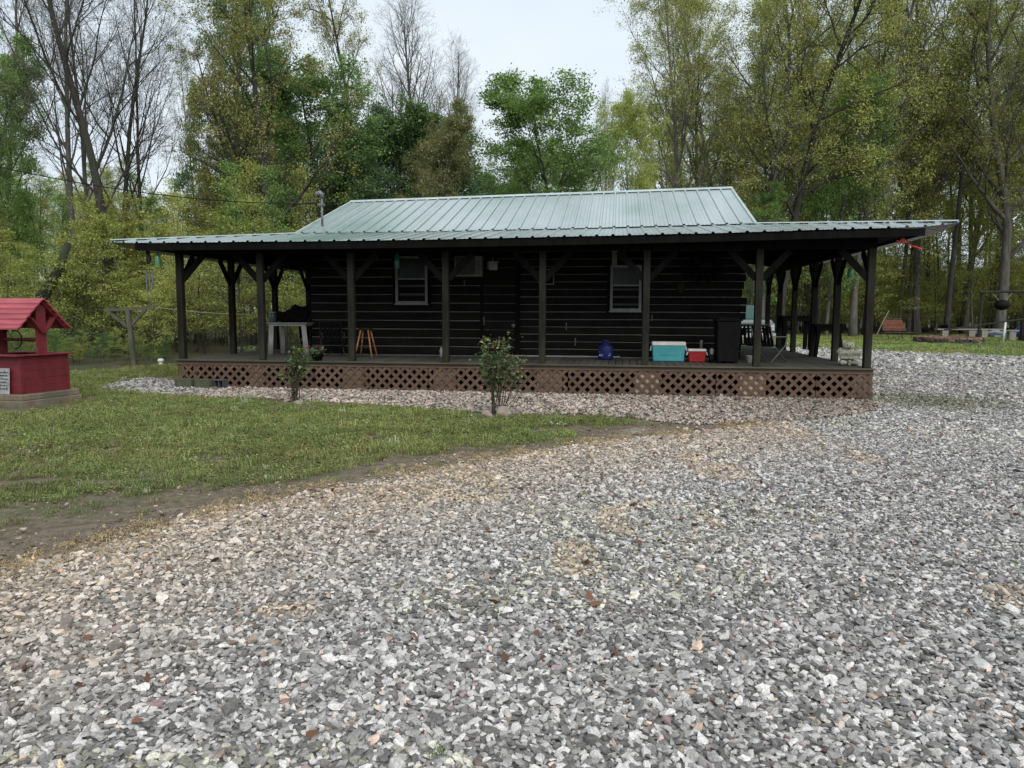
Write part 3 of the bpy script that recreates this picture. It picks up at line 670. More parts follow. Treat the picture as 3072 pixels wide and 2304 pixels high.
# porch ceiling of dark boards that closes the gap over the beams
def quad(name, pts, m, th=.02):
    vs = list(pts)+[(x,y,z_-th) for x,y,z_ in pts]
    return MB().add(vs, [(0,1,2,3),(7,6,5,4),(0,4,5,1),(1,5,6,2),(2,6,7,3),(3,7,4,0)]).obj(name, m, cabin)
quad('porch_ceiling', [(-14.66,-.42,2.99),(.59,-.42,3.11),(-1.9,2.2,3.47),(-12.2,2.2,3.40)], 'dark_timber')
quad('porch_ceiling', [(.585,-.40,3.10),(.585,9.9,3.10),(-1.9,9.9,3.47),(-1.9,2.2,3.465)], 'dark_timber')
quad('porch_ceiling', [(-14.655,-.40,2.985),(-14.655,9.9,2.985),(-12.2,9.9,3.40),(-12.2,2.2,3.395)], 'dark_timber')
# roof --------------------------------------------------------------
m = MATS['roof_metal']; N, L = m.node_tree.nodes, m.node_tree.links; bsdf = N['Principled BSDF']
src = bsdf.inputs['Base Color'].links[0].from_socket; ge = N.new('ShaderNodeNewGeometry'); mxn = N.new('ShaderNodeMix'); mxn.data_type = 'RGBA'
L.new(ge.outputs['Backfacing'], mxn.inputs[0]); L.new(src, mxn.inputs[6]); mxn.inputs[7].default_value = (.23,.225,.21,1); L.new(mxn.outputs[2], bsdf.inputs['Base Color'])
RP = .3048
def section(a0, a1):            # cross-section stations (position, rib height) between a0 and a1
    st = [(a0, 0.0), (a1, 0.0)]; k = math.floor(a0/RP)-1
    while k*RP < a1+RP:
        c_ = k*RP
        for d, h in ((-.034,0),(-.018,.030),(.018,.030),(.034,0),(.095,0),(.102,.006),(.112,.006),(.119,0),(.183,0),(.190,.006),(.200,.006),(.207,0)):
            if a0+.002 < c_+d < a1-.002: st.append((c_+d, h))
        k += 1
    return sorted(st)
def sheet_panel(a0, a1, lo, hi, name='roof_panel'):
    # lo(a), hi(a): points (u,v,z) at the eave and at the top for the station a
    st = section(a0, a1); vs = []; fs = []
    for a, h in st:
        p, q = Vector(lo(a)), Vector(hi(a))
        for t in (0, .5, 1): r_ = p.lerp(q, t); vs.append((r_.x, r_.y, r_.z+h-(.0 if t != .5 else .003)))
    for i in range(len(st)-1):
        for j in range(2): fs.append((i*3+j, (i+1)*3+j, (i+1)*3+j+1, i*3+j+1))
    me = MB().add(vs, fs); mesh = bpy.data.meshes.new(name); mesh.from_pydata(me.v, [], me.f); mesh.materials.append(MATS['roof_metal'])
    if sum(p.normal.z*p.area for p in mesh.polygons) < 0: mesh.flip_normals()
    link(name, mesh, cabin)
RL, RR = -12.33, -1.84
zR = lambda u: 4.86+.017*(u+7.06)
i = 0; a = RL
while a < RR-.05:
    a1 = min(a+3*RP, RR); jz = rg.uniform(0,.004)
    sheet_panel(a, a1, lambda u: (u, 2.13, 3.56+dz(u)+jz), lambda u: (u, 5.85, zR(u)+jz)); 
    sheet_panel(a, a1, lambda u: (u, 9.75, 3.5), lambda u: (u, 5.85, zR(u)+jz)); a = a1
TR, TLf = 1.22, -15.33       # hip tips
def eave(u):
    z_ = 3.10+dz(u)
    if u > .55: z_ += (u-.55)*.10
    if u < -14.7: z_ += (-14.7-u)*.06
    return z_
def front_v(u):
    if u > .75: return -.50+(u-.75)*.35
    if u < -14.9: return -.50+(-14.9-u)*.3
    return -.50
tipR, tipL = (TR, front_v(TR), eave(TR)+.03), (TLf, front_v(TLf), eave(TLf)+.03)
hR, hL = (RR, 2.2, 3.545+dz(RR)), (RL, 2.2, 3.545+dz(RL))
def ftop(u):
    if u > RR: t = (u-RR)/(TR-RR); return tuple(Vector(hR).lerp(Vector(tipR), t))
    if u < RL: t = (RL-u)/(RL-TLf); return tuple(Vector(hL).lerp(Vector(tipL), t))
    return (u, 2.2, 3.545+dz(u))
a = TLf
while a < TR-.05:
    a1 = min(a+3*RP, TR)
    for k0, k1 in ((a, a1),):
        cuts = [k0]+[c_ for c_ in (-14.9, RL, RR, .75) if k0+.02 < c_ < k1-.02]+[k1]
        jz = rg.uniform(0,.006)
        for c0, c1 in zip(cuts[:-1], cuts[1:]):
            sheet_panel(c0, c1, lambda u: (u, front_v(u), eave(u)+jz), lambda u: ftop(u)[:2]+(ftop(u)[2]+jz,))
    a = a1
def side(TU, hx, tip, RU):
    a = tip[1]
    while a < 10.0:
        a1 = min(a+3*RP, 10.0)
        cuts = [a]+[c_ for c_ in (2.2,) if a+.02 < c_ < a1-.02]+[a1]
        for c0, c1 in zip(cuts[:-1], cuts[1:]):
            sheet_panel(c0, c1, lambda v: (TU, v, tip[2]-.03-.115*(1-math.exp(-(v-tip[1])/.7))), lambda v: (tuple(Vector(tip).lerp(Vector(hx), (v-tip[1])/(2.2-tip[1]))) if v < 2.2 else (RU, v, hx[2])))
        a = a1
side(TR, hR, tipR, RR); side(TLf, hL, tipL, RL)
# trims
for a, c_ in ((hR, tipR), (hL, tipL)):
    A, Bv = Vector(a), Vector(c_); dd = (Bv-A).normalized(); sdv = dd.cross(Vector((0,0,1))).normalized()
    vs = [A+Vector((0,0,.045)), Bv+Vector((0,0,.035))]; w_ = .11
    b = MB(); b.add([tuple(A+sdv*w_+Vector((0,0,.012))), tuple(vs[0]), tuple(A-sdv*w_+Vector((0,0,.012))), tuple(Bv+sdv*w_*.7+Vector((0,0,.01))), tuple(vs[1]), tuple(Bv-sdv*w_*.7+Vector((0,0,.01)))], [(0,1,4,3),(1,2,5,4),(0,2,1),(3,4,5),(0,3,5,2)]).obj('hip_cap', 'roof_trim', cabin)
b = MB(); b.add([(RL-.03,5.70,zR(RL)-.03),(RL-.03,5.85,zR(RL)+.045),(RL-.03,6.0,zR(RL)-.03),(RR+.03,5.70,zR(RR)-.03),(RR+.03,5.85,zR(RR)+.045),(RR+.03,6.0,zR(RR)-.03)], [(0,1,4,3),(1,2,5,4),(0,2,1),(3,4,5),(0,3,5,2)]).obj('ridge_cap', 'roof_trim', cabin)
for u in (RL-.03, RR-.03):
    z0_, z1_ = 3.56+dz(u), zR(u)
    b = MB(); b.add([(u,2.12,z0_+.03),(u+.06,2.12,z0_+.03),(u+.06,5.85,z1_+.03),(u,5.85,z1_+.03),(u,2.12,z0_-.10),(u+.06,2.12,z0_-.10),(u+.06,5.85,z1_-.10),(u,5.85,z1_-.10)], [(0,1,2,3),(7,6,5,4),(0,4,5,1),(1,5,6,2),(2,6,7,3),(3,7,4,0)]).obj('rake_trim', 'roof_trim', cabin)
MB().box(RL, RR, 2.16, 2.2, 3.46, 3.50).obj('flashing', 'roof_trim', cabin)
# service mast with weatherhead
q = WL(967, 674, 2.9); qt = WL(963, 590, 2.9)
b = MB(); b.tube([(q[0],2.9,q[2]-.2),(q[0],2.9,qt[2])], .03, 10); ms = b.obj('service_mast', 'grey_metal', cabin, smooth=True)
b = MB(); b.tube([(q[0],2.9,qt[2]-.03),(q[0],2.9,qt[2]+.05),(q[0]-.04,2.88,qt[2]+.09),(q[0]-.10,2.85,qt[2]+.07),(q[0]-.13,2.84,qt[2]+.0)], [.05,.062,.068,.062,.045], 10); b.obj('weatherhead', 'grey_metal', ms, smooth=True)
b = MB(); b.box(q[0]-.06,q[0]+.06,2.85,2.95,qt[2]-.22,qt[2]-.17); b.obj('mast_clamp', 'grey_metal', ms)
# power cable from the mast off to the left
P0 = B(q[0]-.10, 2.85, qt[2]-.18); P1 = AY(-60, 487, 16.0); pts = []
for i in range(25):
    t = i/24; p = P0*(1-t)+P1*t; p = p.copy(); p[2] -= .55*4*t*(1-t)*.42; pts.append(tuple(p))
b = MB(); b.tube(pts, .011, 5); tag(b.obj('power_cable', 'black_plastic'), 'black overhead power cable sagging from the roof mast to the left edge', 'cable')
# eave meter box, flood light, air conditioner
def wallbox(name, lab, cat, x0, x1, y0, y1, dep, m, v=2.2):
    a, c_ = WL(x0,y0,v), WL(x1,y1,v); t = porch(name, lab, cat, (a[0]+c_[0])/2, v, c_[2]); return t, c_[0]-a[0], a[2]-c_[2]
t, w_, h_ = wallbox('air_conditioner', 'boxy window air conditioner sticking out of the dark log wall', 'air conditioner', 1371, 1451, 770, 831, .3, 'ac_body')
b = MB(); b.box(-w_/2, w_/2, -.28, -.01, 0, h_); b.obj('housing', 'ac_body', t, bevel=.012)
MB().box(-w_/2+.035, w_/2-.14, -.292, -.281, .035, h_-.03).obj('front_panel', 'ac_grille', t)
b = MB()
for k in range(9): b.box(w_/2-.12, w_/2-.03, -.29, -.282, .05+k*.035, .065+k*.035)
b.obj('louvre', 'ac_grille', t)
t, w_, h_ = wallbox('breaker_box', 'small pale meter box beside the air conditioner', 'meter box', 1470, 1494, 787, 811, .1, '')
MB().box(-w_/2, w_/2, -.12, -.01, 0, h_).obj('housing', 'dim_plastic', t, bevel=.006)
MB().box(-w_/2-.05, -w_/2-.004, -.08, -.01, .02, h_*1.1).obj('side_box', 'grey_metal', t)
MB().tube([(-.02,-.05,h_),(-.02,-.05,h_+.12)], .018, 8).obj('conduit', 'grey_metal', t)
MB().box(-w_/2-.03, w_/2+.03, -.14, -.01, h_-.01, h_+.015).obj('lid', 'dim_plastic', t)
t, w_, h_ = wallbox('picture_frame', 'small empty wall frame half hidden behind the fifth porch post', 'frame', 1617, 1662, 808, 854, .1, '')
b = MB(); b.box(-w_/2, -w_/2+.02, -.03, -.0, 0, h_).box(w_/2-.02, w_/2, -.03, 0, 0, h_).box(-w_/2+.02, w_/2-.02, -.03, 0, h_-.02, h_).box(-w_/2+.02, w_/2-.02, -.03, 0, 0, .02); b.obj('frame', 'window_frame', t)
MB().box(-w_/2+.02, w_/2-.02, -.012, -.004, .02, h_-.02).obj('backing', 'dark_timber', t)
t, w_, h_ = wallbox('flood_light', 'round outdoor flood light high on the wall at the right', 'light', 2188, 2204, 748, 762, .1, '')
b = MB(); b.lathe([(.05,0),(.05,.03),(.02,.04)], (0,0,0), 12); b.v = [(x,-z_,y) for x,y,z_ in b.v]; b.obj('base', 'dim_plastic', t)
b = MB(); b.lathe([(.025,0),(.035,.05),(.06,.12),(.058,.13)], (0,0,0), 12); b.v = [(x,-z_-.03,y-.02) for x,y,z_ in b.v]; b.obj('lamp', 'dim_plastic', t)
t, w_, h_ = wallbox('hanging_spoon', 'long wooden spoon shape hanging on the wall right of the second window', 'spoon', 2034, 2052, 770, 878, .1, '')
b = MB(); b.tube([(0,-.03,h_),(0,-.03,.22)], .012, 6); b.obj('handle', 'post_wood', t)
b = MB(); b.ell((0,-.03,.12), (.085,.018,.13)); b.obj('bowl', 'post_wood', t, smooth=True)
b = MB(); q0, q1 = WL(1400,1070,1.9), WL(1795,1069,1.9)
t = porch('white_rod', 'thin pale rod lying along the foot of the log wall', 'rod', (WL(1640,1070,2.1)[0]+WL(1795,1069,2.1)[0])/2, 2.08)
L_ = WL(1800,1069,2.1)[0]-WL(1400,1070,2.1)[0]; b.tube([(-L_*.66,0,.03),(L_*.34,0,.035)], .016, 8); b.obj('rod', 'dim_plastic', t); b = MB(); b.ell((L_*.34,0,.035),(.025,.025,.025)); b.obj('knob', 'dim_plastic', t)
# ================================================================== trees
def grow(seed, H, r0, bole, n1, spread1, len1, up, kids, wob, leaves, lsize, lsc, lsq=.5, levels=4, leaflv=3, fork=None, lean=0.0, shape=None, bias=None, limb=(.42,.62)):
    """one tree grown from the base: polylines with radii, and leaf positions near the twigs"""
    rg = random.Random(seed); lines = []; tw = []
    def rec(p, d, L, r, lv):
        n = {0:14, 1:8, 2:5, 3:3, 4:2}.get(lv, 2); pts = [p.copy()]; rad = [r]; d = d.normalized()
        for i in range(n):
            wv = wob[min(lv,len(wob)-1)]
            d = (d + Vector((rg.gauss(0,wv), rg.gauss(0,wv), rg.gauss(0,wv*.7))) + Vector((0,0,up[min(lv,len(up)-1)]))).normalized()
            p = p + d*(L/n); pts.append(p.copy()); t = (i+1)/n
            rad.append(max(.004, r*(1-.78*t) if lv else r*(1-.80*t**1.1)))
        lines.append((pts, rad, lv))
        if lv >= leaflv:
            tw.append((pts[0], pts[-1]))
        if lv >= levels: return
        if lv == 0:
            for k in range(n1):
                t = bole + (1-bole)*((k+rg.uniform(.1,.9))/n1); f = t*n; i = min(n-1, int(f)); q = pts[i].lerp(pts[i+1], f-i)
                az = k*2.399+rg.uniform(-.5,.5); dd = (pts[i+1]-pts[i]).normalized(); o = Vector((math.cos(az), math.sin(az), 0))
                if bias: o = (o+Vector(bias)).normalized()
                tt = (t-bole)/(1-bole); sh = shape(tt) if shape else (1-.62*tt)
                a = spread1*(1-.35*tt); nd = dd*math.cos(a)+o*math.sin(a)
                rec(q, nd, H*len1*sh*rg.uniform(.75,1.2), max(.012, rad[i]*rg.uniform(*limb)), 1)
        else:
            kc = kids[min(lv-1,len(kids)-1)]
            for k in range(kc):
                t = rg.uniform(.22,.98) if lv > 1 else .2+.78*(k+rg.random())/kc
                f = t*n; i = min(n-1, int(f)); q = pts[i].lerp(pts[i+1], f-i); dd = (pts[i+1]-pts[i]).normalized()
                o = Vector((rg.gauss(0,1), rg.gauss(0,1), rg.gauss(0,.6))); o = (o-dd*o.dot(dd)).normalized(); a = rg.uniform(.45,.95)
                rec(q, dd*math.cos(a)+o*math.sin(a), L*rg.uniform(.36,.6)*(1.15-.45*t), max(.004, rad[i]*.6), lv+1)
    base = Vector((0,0,0)); d0 = Vector((lean, 0, 1))
    if fork:
        for (fx, fy, fl) in fork: rec(base+Vector((fx*.25,fy*.25,-.3)), Vector((fx,fy,1)), H*fl, r0, 0)
    else: rec(base-Vector((0,0,.3)), d0, H+.3, r0, 0)
    # branch surface
    b = MB()
    for pts, rad, lv in lines:
        rr = list(rad)
        if lv == 0: rr[0] *= 1.45; rr[1] *= 1.06
        b.tube(pts, rr, {0:9,1:6,2:4}.get(lv,3), cap=(lv==0))
    # leaves in loose sprays round the twigs
    g = np.random.default_rng(seed); nl = leaves; A = np.array([[*p0, *p1] for p0, p1 in tw]) if tw else np.zeros((1,6))
    wgt = g.random(len(A))**1.4+.05; k = g.choice(len(A), nl, p=wgt/wgt.sum()); t = g.random((nl,1))**.6
    c = A[k,:3]*(1-t)+A[k,3:]*t + g.normal(0,1,(nl,3))*np.array([lsc,lsc,lsc*lsq])
    c = c[c[:,2] > .25]; nl = len(c); k = k[:nl]
    nrm = g.normal(0,1,(nl,3)); nrm[:,2] = np.abs(nrm[:,2])+.25; nrm /= np.linalg.norm(nrm,axis=1)[:,None]
    a = np.cross(nrm, g.normal(0,1,(nl,3))); a /= np.linalg.norm(a,axis=1)[:,None]; bb = np.cross(nrm, a)
    s = lsize*np.exp(g.normal(0,.3,nl))[:,None]
    V = np.stack([c-a*s, c+bb*s*.62, c+a*s, c-bb*s*.62], 1).reshape(-1,3)
    cm = bpy.data.meshes.new('crown'); cm.vertices.add(4*nl); cm.vertices.foreach_set('co', V.astype(np.float32).ravel())
    cm.loops.add(4*nl); cm.loops.foreach_set('vertex_index', np.arange(4*nl, dtype=np.int32)); cm.polygons.add(nl)
    cm.polygons.foreach_set('loop_start', np.arange(0,4*nl,4, dtype=np.int32)); cm.polygons.foreach_set('loop_total', np.full(nl,4,np.int32))
    cm.update(calc_edges=True)
    tone = np.clip(.5+.22*np.sin(k*12.9898)+.28*g.normal(0,1,nl)*.8, 0, 1)
    cm.attributes.new('rnd','FLOAT','FACE').data.foreach_set('value', tone.astype(np.float32))
    return b, cm
def template(seed, bark, leafm, **kw):
    b, cm = grow(seed, **kw); tm = b.mesh('trunk', bark, smooth=True); cm.materials.append(MATS[leafm])
    zz = np.array([v_[2] for v_ in b.v]); return (tm, cm, float(np.percentile(zz, 99.7)))
T = {}
T['bare'] = [template(s, 'bark_dark', 'leaf_bud', H=26, r0=.25, bole=.30, n1=16, limb=(.30,.50), spread1=.62, len1=.38, up=(.02,.10,.08,.05), kids=(7,6,5), wob=(.035,.07,.10,.12), leaves=6000, lsize=.036, lsc=.13) for s in (1,2,5)]
T['bare_far'] = [template(9, 'bark_grey', 'leaf_bud', H=30, r0=.30, bole=.42, n1=24, spread1=.50, len1=.34, up=(.02,.12,.10,.05), kids=(8,6,4), wob=(.03,.06,.09,.1), leaves=500, lsize=.04, lsc=.12)]
T['oak'] = [template(s, 'bark_dark', 'leaf_bronze', H=24, r0=.32, bole=.30, n1=17, spread1=1.05, len1=.30, up=(.01,.045,.03,.02), kids=(8,6,5), wob=(.05,.14,.16,.15), leaves=26000, lsize=.056, lsc=.25, lsq=.38, shape=lambda t: 1-.55*t) for s in (11,12)]
T['spring'] = [template(s, 'bark_grey', 'leaf_olive', H=25, r0=.30, bole=.20, n1=22, spread1=.85, len1=.30, up=(.01,.06,.04,.02), kids=(8,6,5), wob=(.05,.10,.13,.13), leaves=36000, lsize=.055, lsc=.27, lsq=.4, shape=lambda t: .75+.5*math.sin(3.0*t+.2)-.45*t) for s in (21,22,25)]
T['green'] = [template(s, 'bark_grey', 'leaf_green', H=15, r0=.20, bole=.16, n1=18, spread1=1.0, len1=.34, up=(.0,.05,.03,.01), kids=(7,6,5), wob=(.05,.10,.12,.12), leaves=52000, lsize=.068, lsc=.32, lsq=.32, shape=lambda t: .55+.75*math.sin(3.14*min(1,t*.85+.12))-.2*t) for s in (31,32,33)]
T['slim'] = [template(s, 'bark_grey', 'leaf_olive', H=24, r0=.19, bole=.45, n1=14, spread1=.72, len1=.20, up=(.01,.07,.05,.02), kids=(6,5,4), wob=(.035,.09,.12,.12), leaves=13000, lsize=.052, lsc=.30) for s in (41,42,43)]
T['sapling'] = [template(s, 'bark_dark', 'leaf_yel', H=7.5, r0=.05, bole=.12, n1=17, spread1=1.15, len1=.36, up=(.0,.04,.02,.0), kids=(6,5), wob=(.06,.09,.10,.10), leaves=8500, lsize=.038, lsc=.22, lsq=.30, levels=3, leaflv=2, lean=.06) for s in (51,52,53)]
T['thin'] = [template(s, 'bark_grey', 'leaf_olive', H=13, r0=.075, bole=.35, n1=13, spread1=.75, len1=.22, up=(.02,.06,.03,.0), kids=(5,4), wob=(.04,.08,.10,.10), leaves=4500, lsize=.06, lsc=.35, levels=3, leaflv=2) for s in (61,62)]
tree_no = 0
def tree(kind, x, y, H, label, rz=None, wide=1.0, leafm=None, bark=None, var=None, group=None, z=0, name='tree', r_=random.Random(77), lean=0):
    global tree_no
    v = T[kind][(tree_no if var is None else var) % len(T[kind])]; tree_no += 1
    rz = r_.uniform(0, 6.28) if rz is None else rz
    t = thing(name, label, 'tree', (x, y, z), rz, group); s = H/v[2]; sc = (s*wide, s*wide, s)
    t.scale = sc
    if lean: t.rotation_euler = (0, lean, 0)
    a = link('trunk', v[0], t); c = link('crown', v[1], t)
    if leafm: c.material_slots[0].link = 'OBJECT'; c.material_slots[0].material = MATS[leafm]
    if bark: a.material_slots[0].link = 'OBJECT'; a.material_slots[0].material = MATS[bark]
    return t
def TP(px, Y): return ((px-1536)/FPX*Y*1.005, Y)        # world x,y of something standing at depth Y seen at column px
def HT(py, Y): return CH + (951-py)/FPX*Y               # height of something seen up to row py at depth Y
def tr(kind, px, Y, top, label, **k): x, y = TP(px, Y); return tree(kind, x, y, HT(top, Y), label, **k)
# left of the cabin
tr('bare', 239, 31, -330, 'grey barked tree with a bare crown, left of the darkest bare trunk', bark='bark_grey', var=0, wide=.95, rz=.4)
tr('bare', 281, 33, -200, 'slimmer grey bare tree close behind the right side of the grey barked tree', bark='bark_grey', var=1, wide=.8, rz=2.0)
tr('bare', 358, 29, -380, 'tallest dark trunk with fanning bare branches above the left porch roof tip', var=2, wide=1.2, rz=1.2)
tr('bare', 420, 35, -250, 'thinner dark bare tree just right of the tallest dark trunk', var=1, wide=.85, rz=3.9)
tr('bare', 446, 36, -150, 'narrow bare tree leaning beside the thinner dark bare tree', var=0, wide=.7, rz=5.1)
tr('bare', 60, 38, -260, 'bare tree with fine upswept twigs near the left edge behind the wishing well', var=2, wide=.9, bark='bark_grey')
tr('bare', -60, 30, -100, 'bare tree just outside the left edge whose branches lean in', var=0, wide=.9)
tr('bare', 600, 52, 120, 'pale slender sapling with bare twigs in the sky gap left of the oak', var=1, wide=.5, bark='bark_grey', leafm='leaf_olive')
tr('oak', 846, 33, -230, 'tall oak with bronze leaves and straight dark trunk behind the left roof end', var=0, rz=.3, wide=.92)
tr('oak', 765, 37, 150, 'dark oak with bronze leaves standing left of the tall oak', var=1, rz=1.9, wide=.66)
tr('green', 690, 44, -170, 'dense fresh green tree high behind the tall oak on its left', var=0, leafm='leaf_green', wide=.42, rz=.5)
tr('green', 735, 47, 330, 'mid green tree filling the gap below and left of the tall oak', var=1, leafm='leaf_bright', wide=.75)
tr('green', 985, 42, 255, 'green leafy tree between the tall oak and the dome shaped trees', var=2, wide=.95)
tr('green', 930, 48, 330, 'dark green tree behind the tall oak just above the roof', var=0, wide=1.0, leafm='leaf_dark')
tr('oak', 1060, 50, -60, 'bronze tinged tree with open twigs reaching into the sky right of the tall oak', var=1, wide=.55, rz=3.1, leafm='leaf_bronze')
tr('green', 30, 44, 330, 'green leaved tree at the far left behind the bare trees', var=1, leafm='leaf_bright', wide=.5)
tr('green', -20, 33, 120, 'bright green tree cut off by the left edge of the photo', var=2, leafm='leaf_bright', wide=.6)
# centre
tr('green', 1120, 40, 335, 'blue green dome shaped tree behind the left half of the roof ridge', var=1, leafm='leaf_dark', wide=1.0)
tr('green', 1370, 41, 352, 'dark green rounded tree just left of the lowest sky gap', var=0, leafm='leaf_green', wide=1.2, rz=2.2)
tr('green', 1190, 43, 345, 'dark green tree filling the dome shaped clump behind the ridge', var=2, leafm='leaf_dark', wide=1.25)
tr('green', 1275, 38, 325, 'olive brown tree in new leaf below the tall bare tree behind the roof', var=2, leafm='leaf_brown', wide=.6)
tr('bare_far', 1275, 62, 0, 'tall bare tree with a narrow upswept crown alone against the sky', wide=1.15, rz=.8)
tr('bare_far', 1345, 66, 150, 'lower bare tree leaning to the right of the lone bare crown', wide=.9, rz=3.3)
tr('green', 1690, 36, 305, 'layered green tree standing alone behind the middle of the roof', var=2, leafm='leaf_bright', wide=1.05, rz=.2)
tr('green', 1545, 45, 470, 'low green tree left of the layered green tree above the roof ridge', var=1, leafm='leaf_bright', wide=.9)
tr('green', 1450, 48, 525, 'lowest green treetop peeking over the roof ridge', var=0, leafm='leaf_green', wide=1.1)
tr('bare_far', 1815, 50, 270, 'pale twin stemmed bare tree between the layered green tree and the right wood', wide=.45, bark='bark_pale')
tr('green', 1875, 46, 300, 'light green tree at the left foot of the right hand wood', var=1, leafm='leaf_yel', wide=.55)
# right
tr('spring', 2030, 56, -90, 'full olive leaved tree whose crown forms the left edge of the right wood', var=0, wide=.78, rz=.7)
tr('spring', 2275, 53, -67.5, 'olive leaved tree with a broad trunk behind the right end of the main roof', var=1, wide=1.0, rz=1.5)
tr('oak', 2330, 52, -157.5, 'big forked dark tree with crooked limbs above the right porch roof', var=1, wide=.9, rz=4.2, leafm='leaf_olive')
tr('spring', 2550, 56, -150, 'olive tree with a straight trunk rising right of the crooked tree', var=2, wide=.8)
tr('green', 2240, 50, 560, 'fresh green young tree against the broad trunk above the roof', var=2, leafm='leaf_bright', wide=.75)
tr('green', 2470, 57, 250, 'bright green tree high between the crooked tree and the right edge', var=1, leafm='leaf_bright', wide=.6)
tr('green', 2010, 45, 585, 'small green tree touching the roof line left of the broad trunk', var=0, leafm='leaf_bright', wide=.9)
tr('spring', 2740, 62, -187.5, 'olive leaved tree above the right tip of the porch roof', var=0, wide=.75)
tr('bare', 2715, 65, -150, 'bare double stemmed tree showing against the sky above the right roof tip', var=0, wide=.7, bark='bark_grey')
tr('bare', 3062, 47, -375, 'dark tree at the right edge with long branches sweeping down to the left', var=2, wide=1.0, rz=2.6, leafm='leaf_olive')
tr('spring', 2985, 56, -225, 'thick grey trunk behind the swing beam at the right', var=1, wide=1.05, rz=5.0)
tr('spring', 2880, 67, -135, 'olive leaved tree behind and left of the thick grey trunk', var=2, wide=.8)
tr('spring', 3230, 58, -195, 'leafy tree whose crown hangs in from beyond the right edge', var=0, wide=.9)
tr('spring', 2160, 65, -22.5, 'olive treetop filling the middle of the right wood', var=2, wide=.8)
tr('spring', 2420, 68, -60, 'hazy olive tree deep in the right wood behind the crooked tree', var=0, wide=.8)
# numbered-by-place fillers: slim forest trees, thin trunks and saplings
rg = random.Random(5)
def row(kind, n, x0, x1, Y0, Y1, h0, h1, what, where, grp, wide=(.8,1.15), leafs=None, barks=None, lim=None):
    it = []
    for i in range(n):
        px = x0+(x1-x0)*(i+rg.uniform(.1,.9))/n; Y = rg.uniform(Y0,Y1); H = rg.uniform(h0,h1)
        if lim: H = min(H, HT(lim(px), Y))
        it.append((px, Y, H))
    for i, (px, Y, H) in enumerate(it):
        x, y = TP(px, Y); words = ['leftmost','second from the left','third from the left','fourth from the left','fifth from the left','sixth from the left','seventh from the left','eighth from the left','ninth from the left','tenth from the left','eleventh from the left']
        w_ = words[i] if i < n/2 else words[n-1-i].replace('left','right')
        tree(kind, x, y, H, '%s %s, %s' % (what, where, w_), wide=rg.uniform(*wide), leafm=rg.choice(leafs) if leafs else None, bark=rg.choice(barks) if barks else None, group=grp)
row('slim', 14, -60, 1000, 36, 52, 12, 20, 'slender forest tree', 'in the left wood', 'slender trees in the left wood', leafs=['leaf_olive','leaf_bronze','leaf_green'], barks=['bark_grey','bark_dark'], lim=lambda px: 600 if px < 660 else 440)
row('slim', 16, 2040, 3250, 58, 74, 24, 33, 'slender forest tree', 'in the right wood', 'slender trees in the right wood', leafs=['leaf_olive','leaf_yel','leaf_olive'], barks=['bark_grey','bark_dark'], lim=lambda px: 40)
row('thin', 16, -80, 980, 27, 40, 8, 12.5, 'thin young trunk', 'at the edge of the left wood', 'thin trunks in the left wood', leafs=['leaf_olive','leaf_bronze','leaf_bright'], barks=['bark_grey','bark_dark'], lim=lambda px: 610 if px < 660 else 520)
row('thin', 22, 2250, 3300, 59, 76, 12, 20, 'thin young trunk', 'beyond the right lawn', 'thin trunks in the right wood', leafs=['leaf_olive','leaf_yel'], barks=['bark_grey','bark_dark'])
row('sapling', 13, -80, 900, 24.5, 31, 4.0, 6.2, 'yellow green understory sapling', 'behind the left lawn', 'saplings behind the left lawn', wide=(1.0,1.5), leafs=['leaf_yel','leaf_olive','leaf_yel'])
row('sapling', 14, 2180, 3300, 59, 68, 7, 12, 'olive understory sapling', 'beyond the fire pit lawn', 'saplings beyond the right lawn', wide=(1.1,1.5), leafs=['leaf_olive','leaf_yel'])
# the wood farther back, read as one mass
def woodland(name, P, kinds, H, wide, lm, col=None):
    n = len(P); ks = []
    for k in kinds: ks += T[k]
    # one prototype per tree: trunk and crown joined
    protos = []
    for i, v in enumerate(ks):
        me = v[1].copy() if False else None
        bm = bmesh.new(); bm.from_mesh(v[0]); nf = len(bm.faces); bm.from_mesh(v[1])
        bm.faces.ensure_lookup_table()
        for f in bm.faces[nf:]: f.material_index = 1
        me = bpy.data.meshes.new('woodland_tree'); bm.to_mesh(me); bm.free(); me.materials.append(v[0].materials[0]); me.materials.append(MATS[lm[i % len(lm)]])
        protos.append(me)
    g = np.random.default_rng(len(name)); ix = g.integers(0,len(ks),n); s = H/np.array([v[2] for v in ks])[ix]; w_ = g.uniform(*wide, n)
    scatter(name, protos, P, np.c_[s*w_, s*w_, s], np.c_[np.zeros(n), np.zeros(n), g.uniform(0,6.28,n)], np.ones((n,3)), ix)
def wpts(x0,x1,y0,y1,c,f):
    g = np.random.default_rng(3); P = cells(x0,x1,y0,y1,c); px = 1536+P[:,0]/P[:,1]*FPX; k = f(px,P[:,1]) & (px > -900) & (px < 4000); P = P[k]; return np.c_[P, np.zeros(len(P))], px[k]
P, px = wpts(-75,75,40,104,6.0, lambda px, Y: ((px < 1000) & (Y > 44)) | ((px > 1950) & (Y > 66)))
top = np.where(px < 1000, 590+rng.normal(0,60,len(P)), 180+rng.normal(0,160,len(P))); top = np.where((px>450)&(px<660), top+40, top); top = np.where((px<2100)&(px>1900), top+120, top)
H_ = np.clip(CH+(951-top)/FPX*P[:,1], 5, 27)
woodland('woodland', P, ['slim','thin'], H_, (.8,1.25), ['leaf_olive','leaf_yel','leaf_olive','leaf_bright'])
P, px = wpts(-30,30,62,100,3.5, lambda px, Y: (px > 980) & (px < 1980))
H_ = CH+(951-rng.uniform(600,690,len(P)))/FPX*P[:,1]
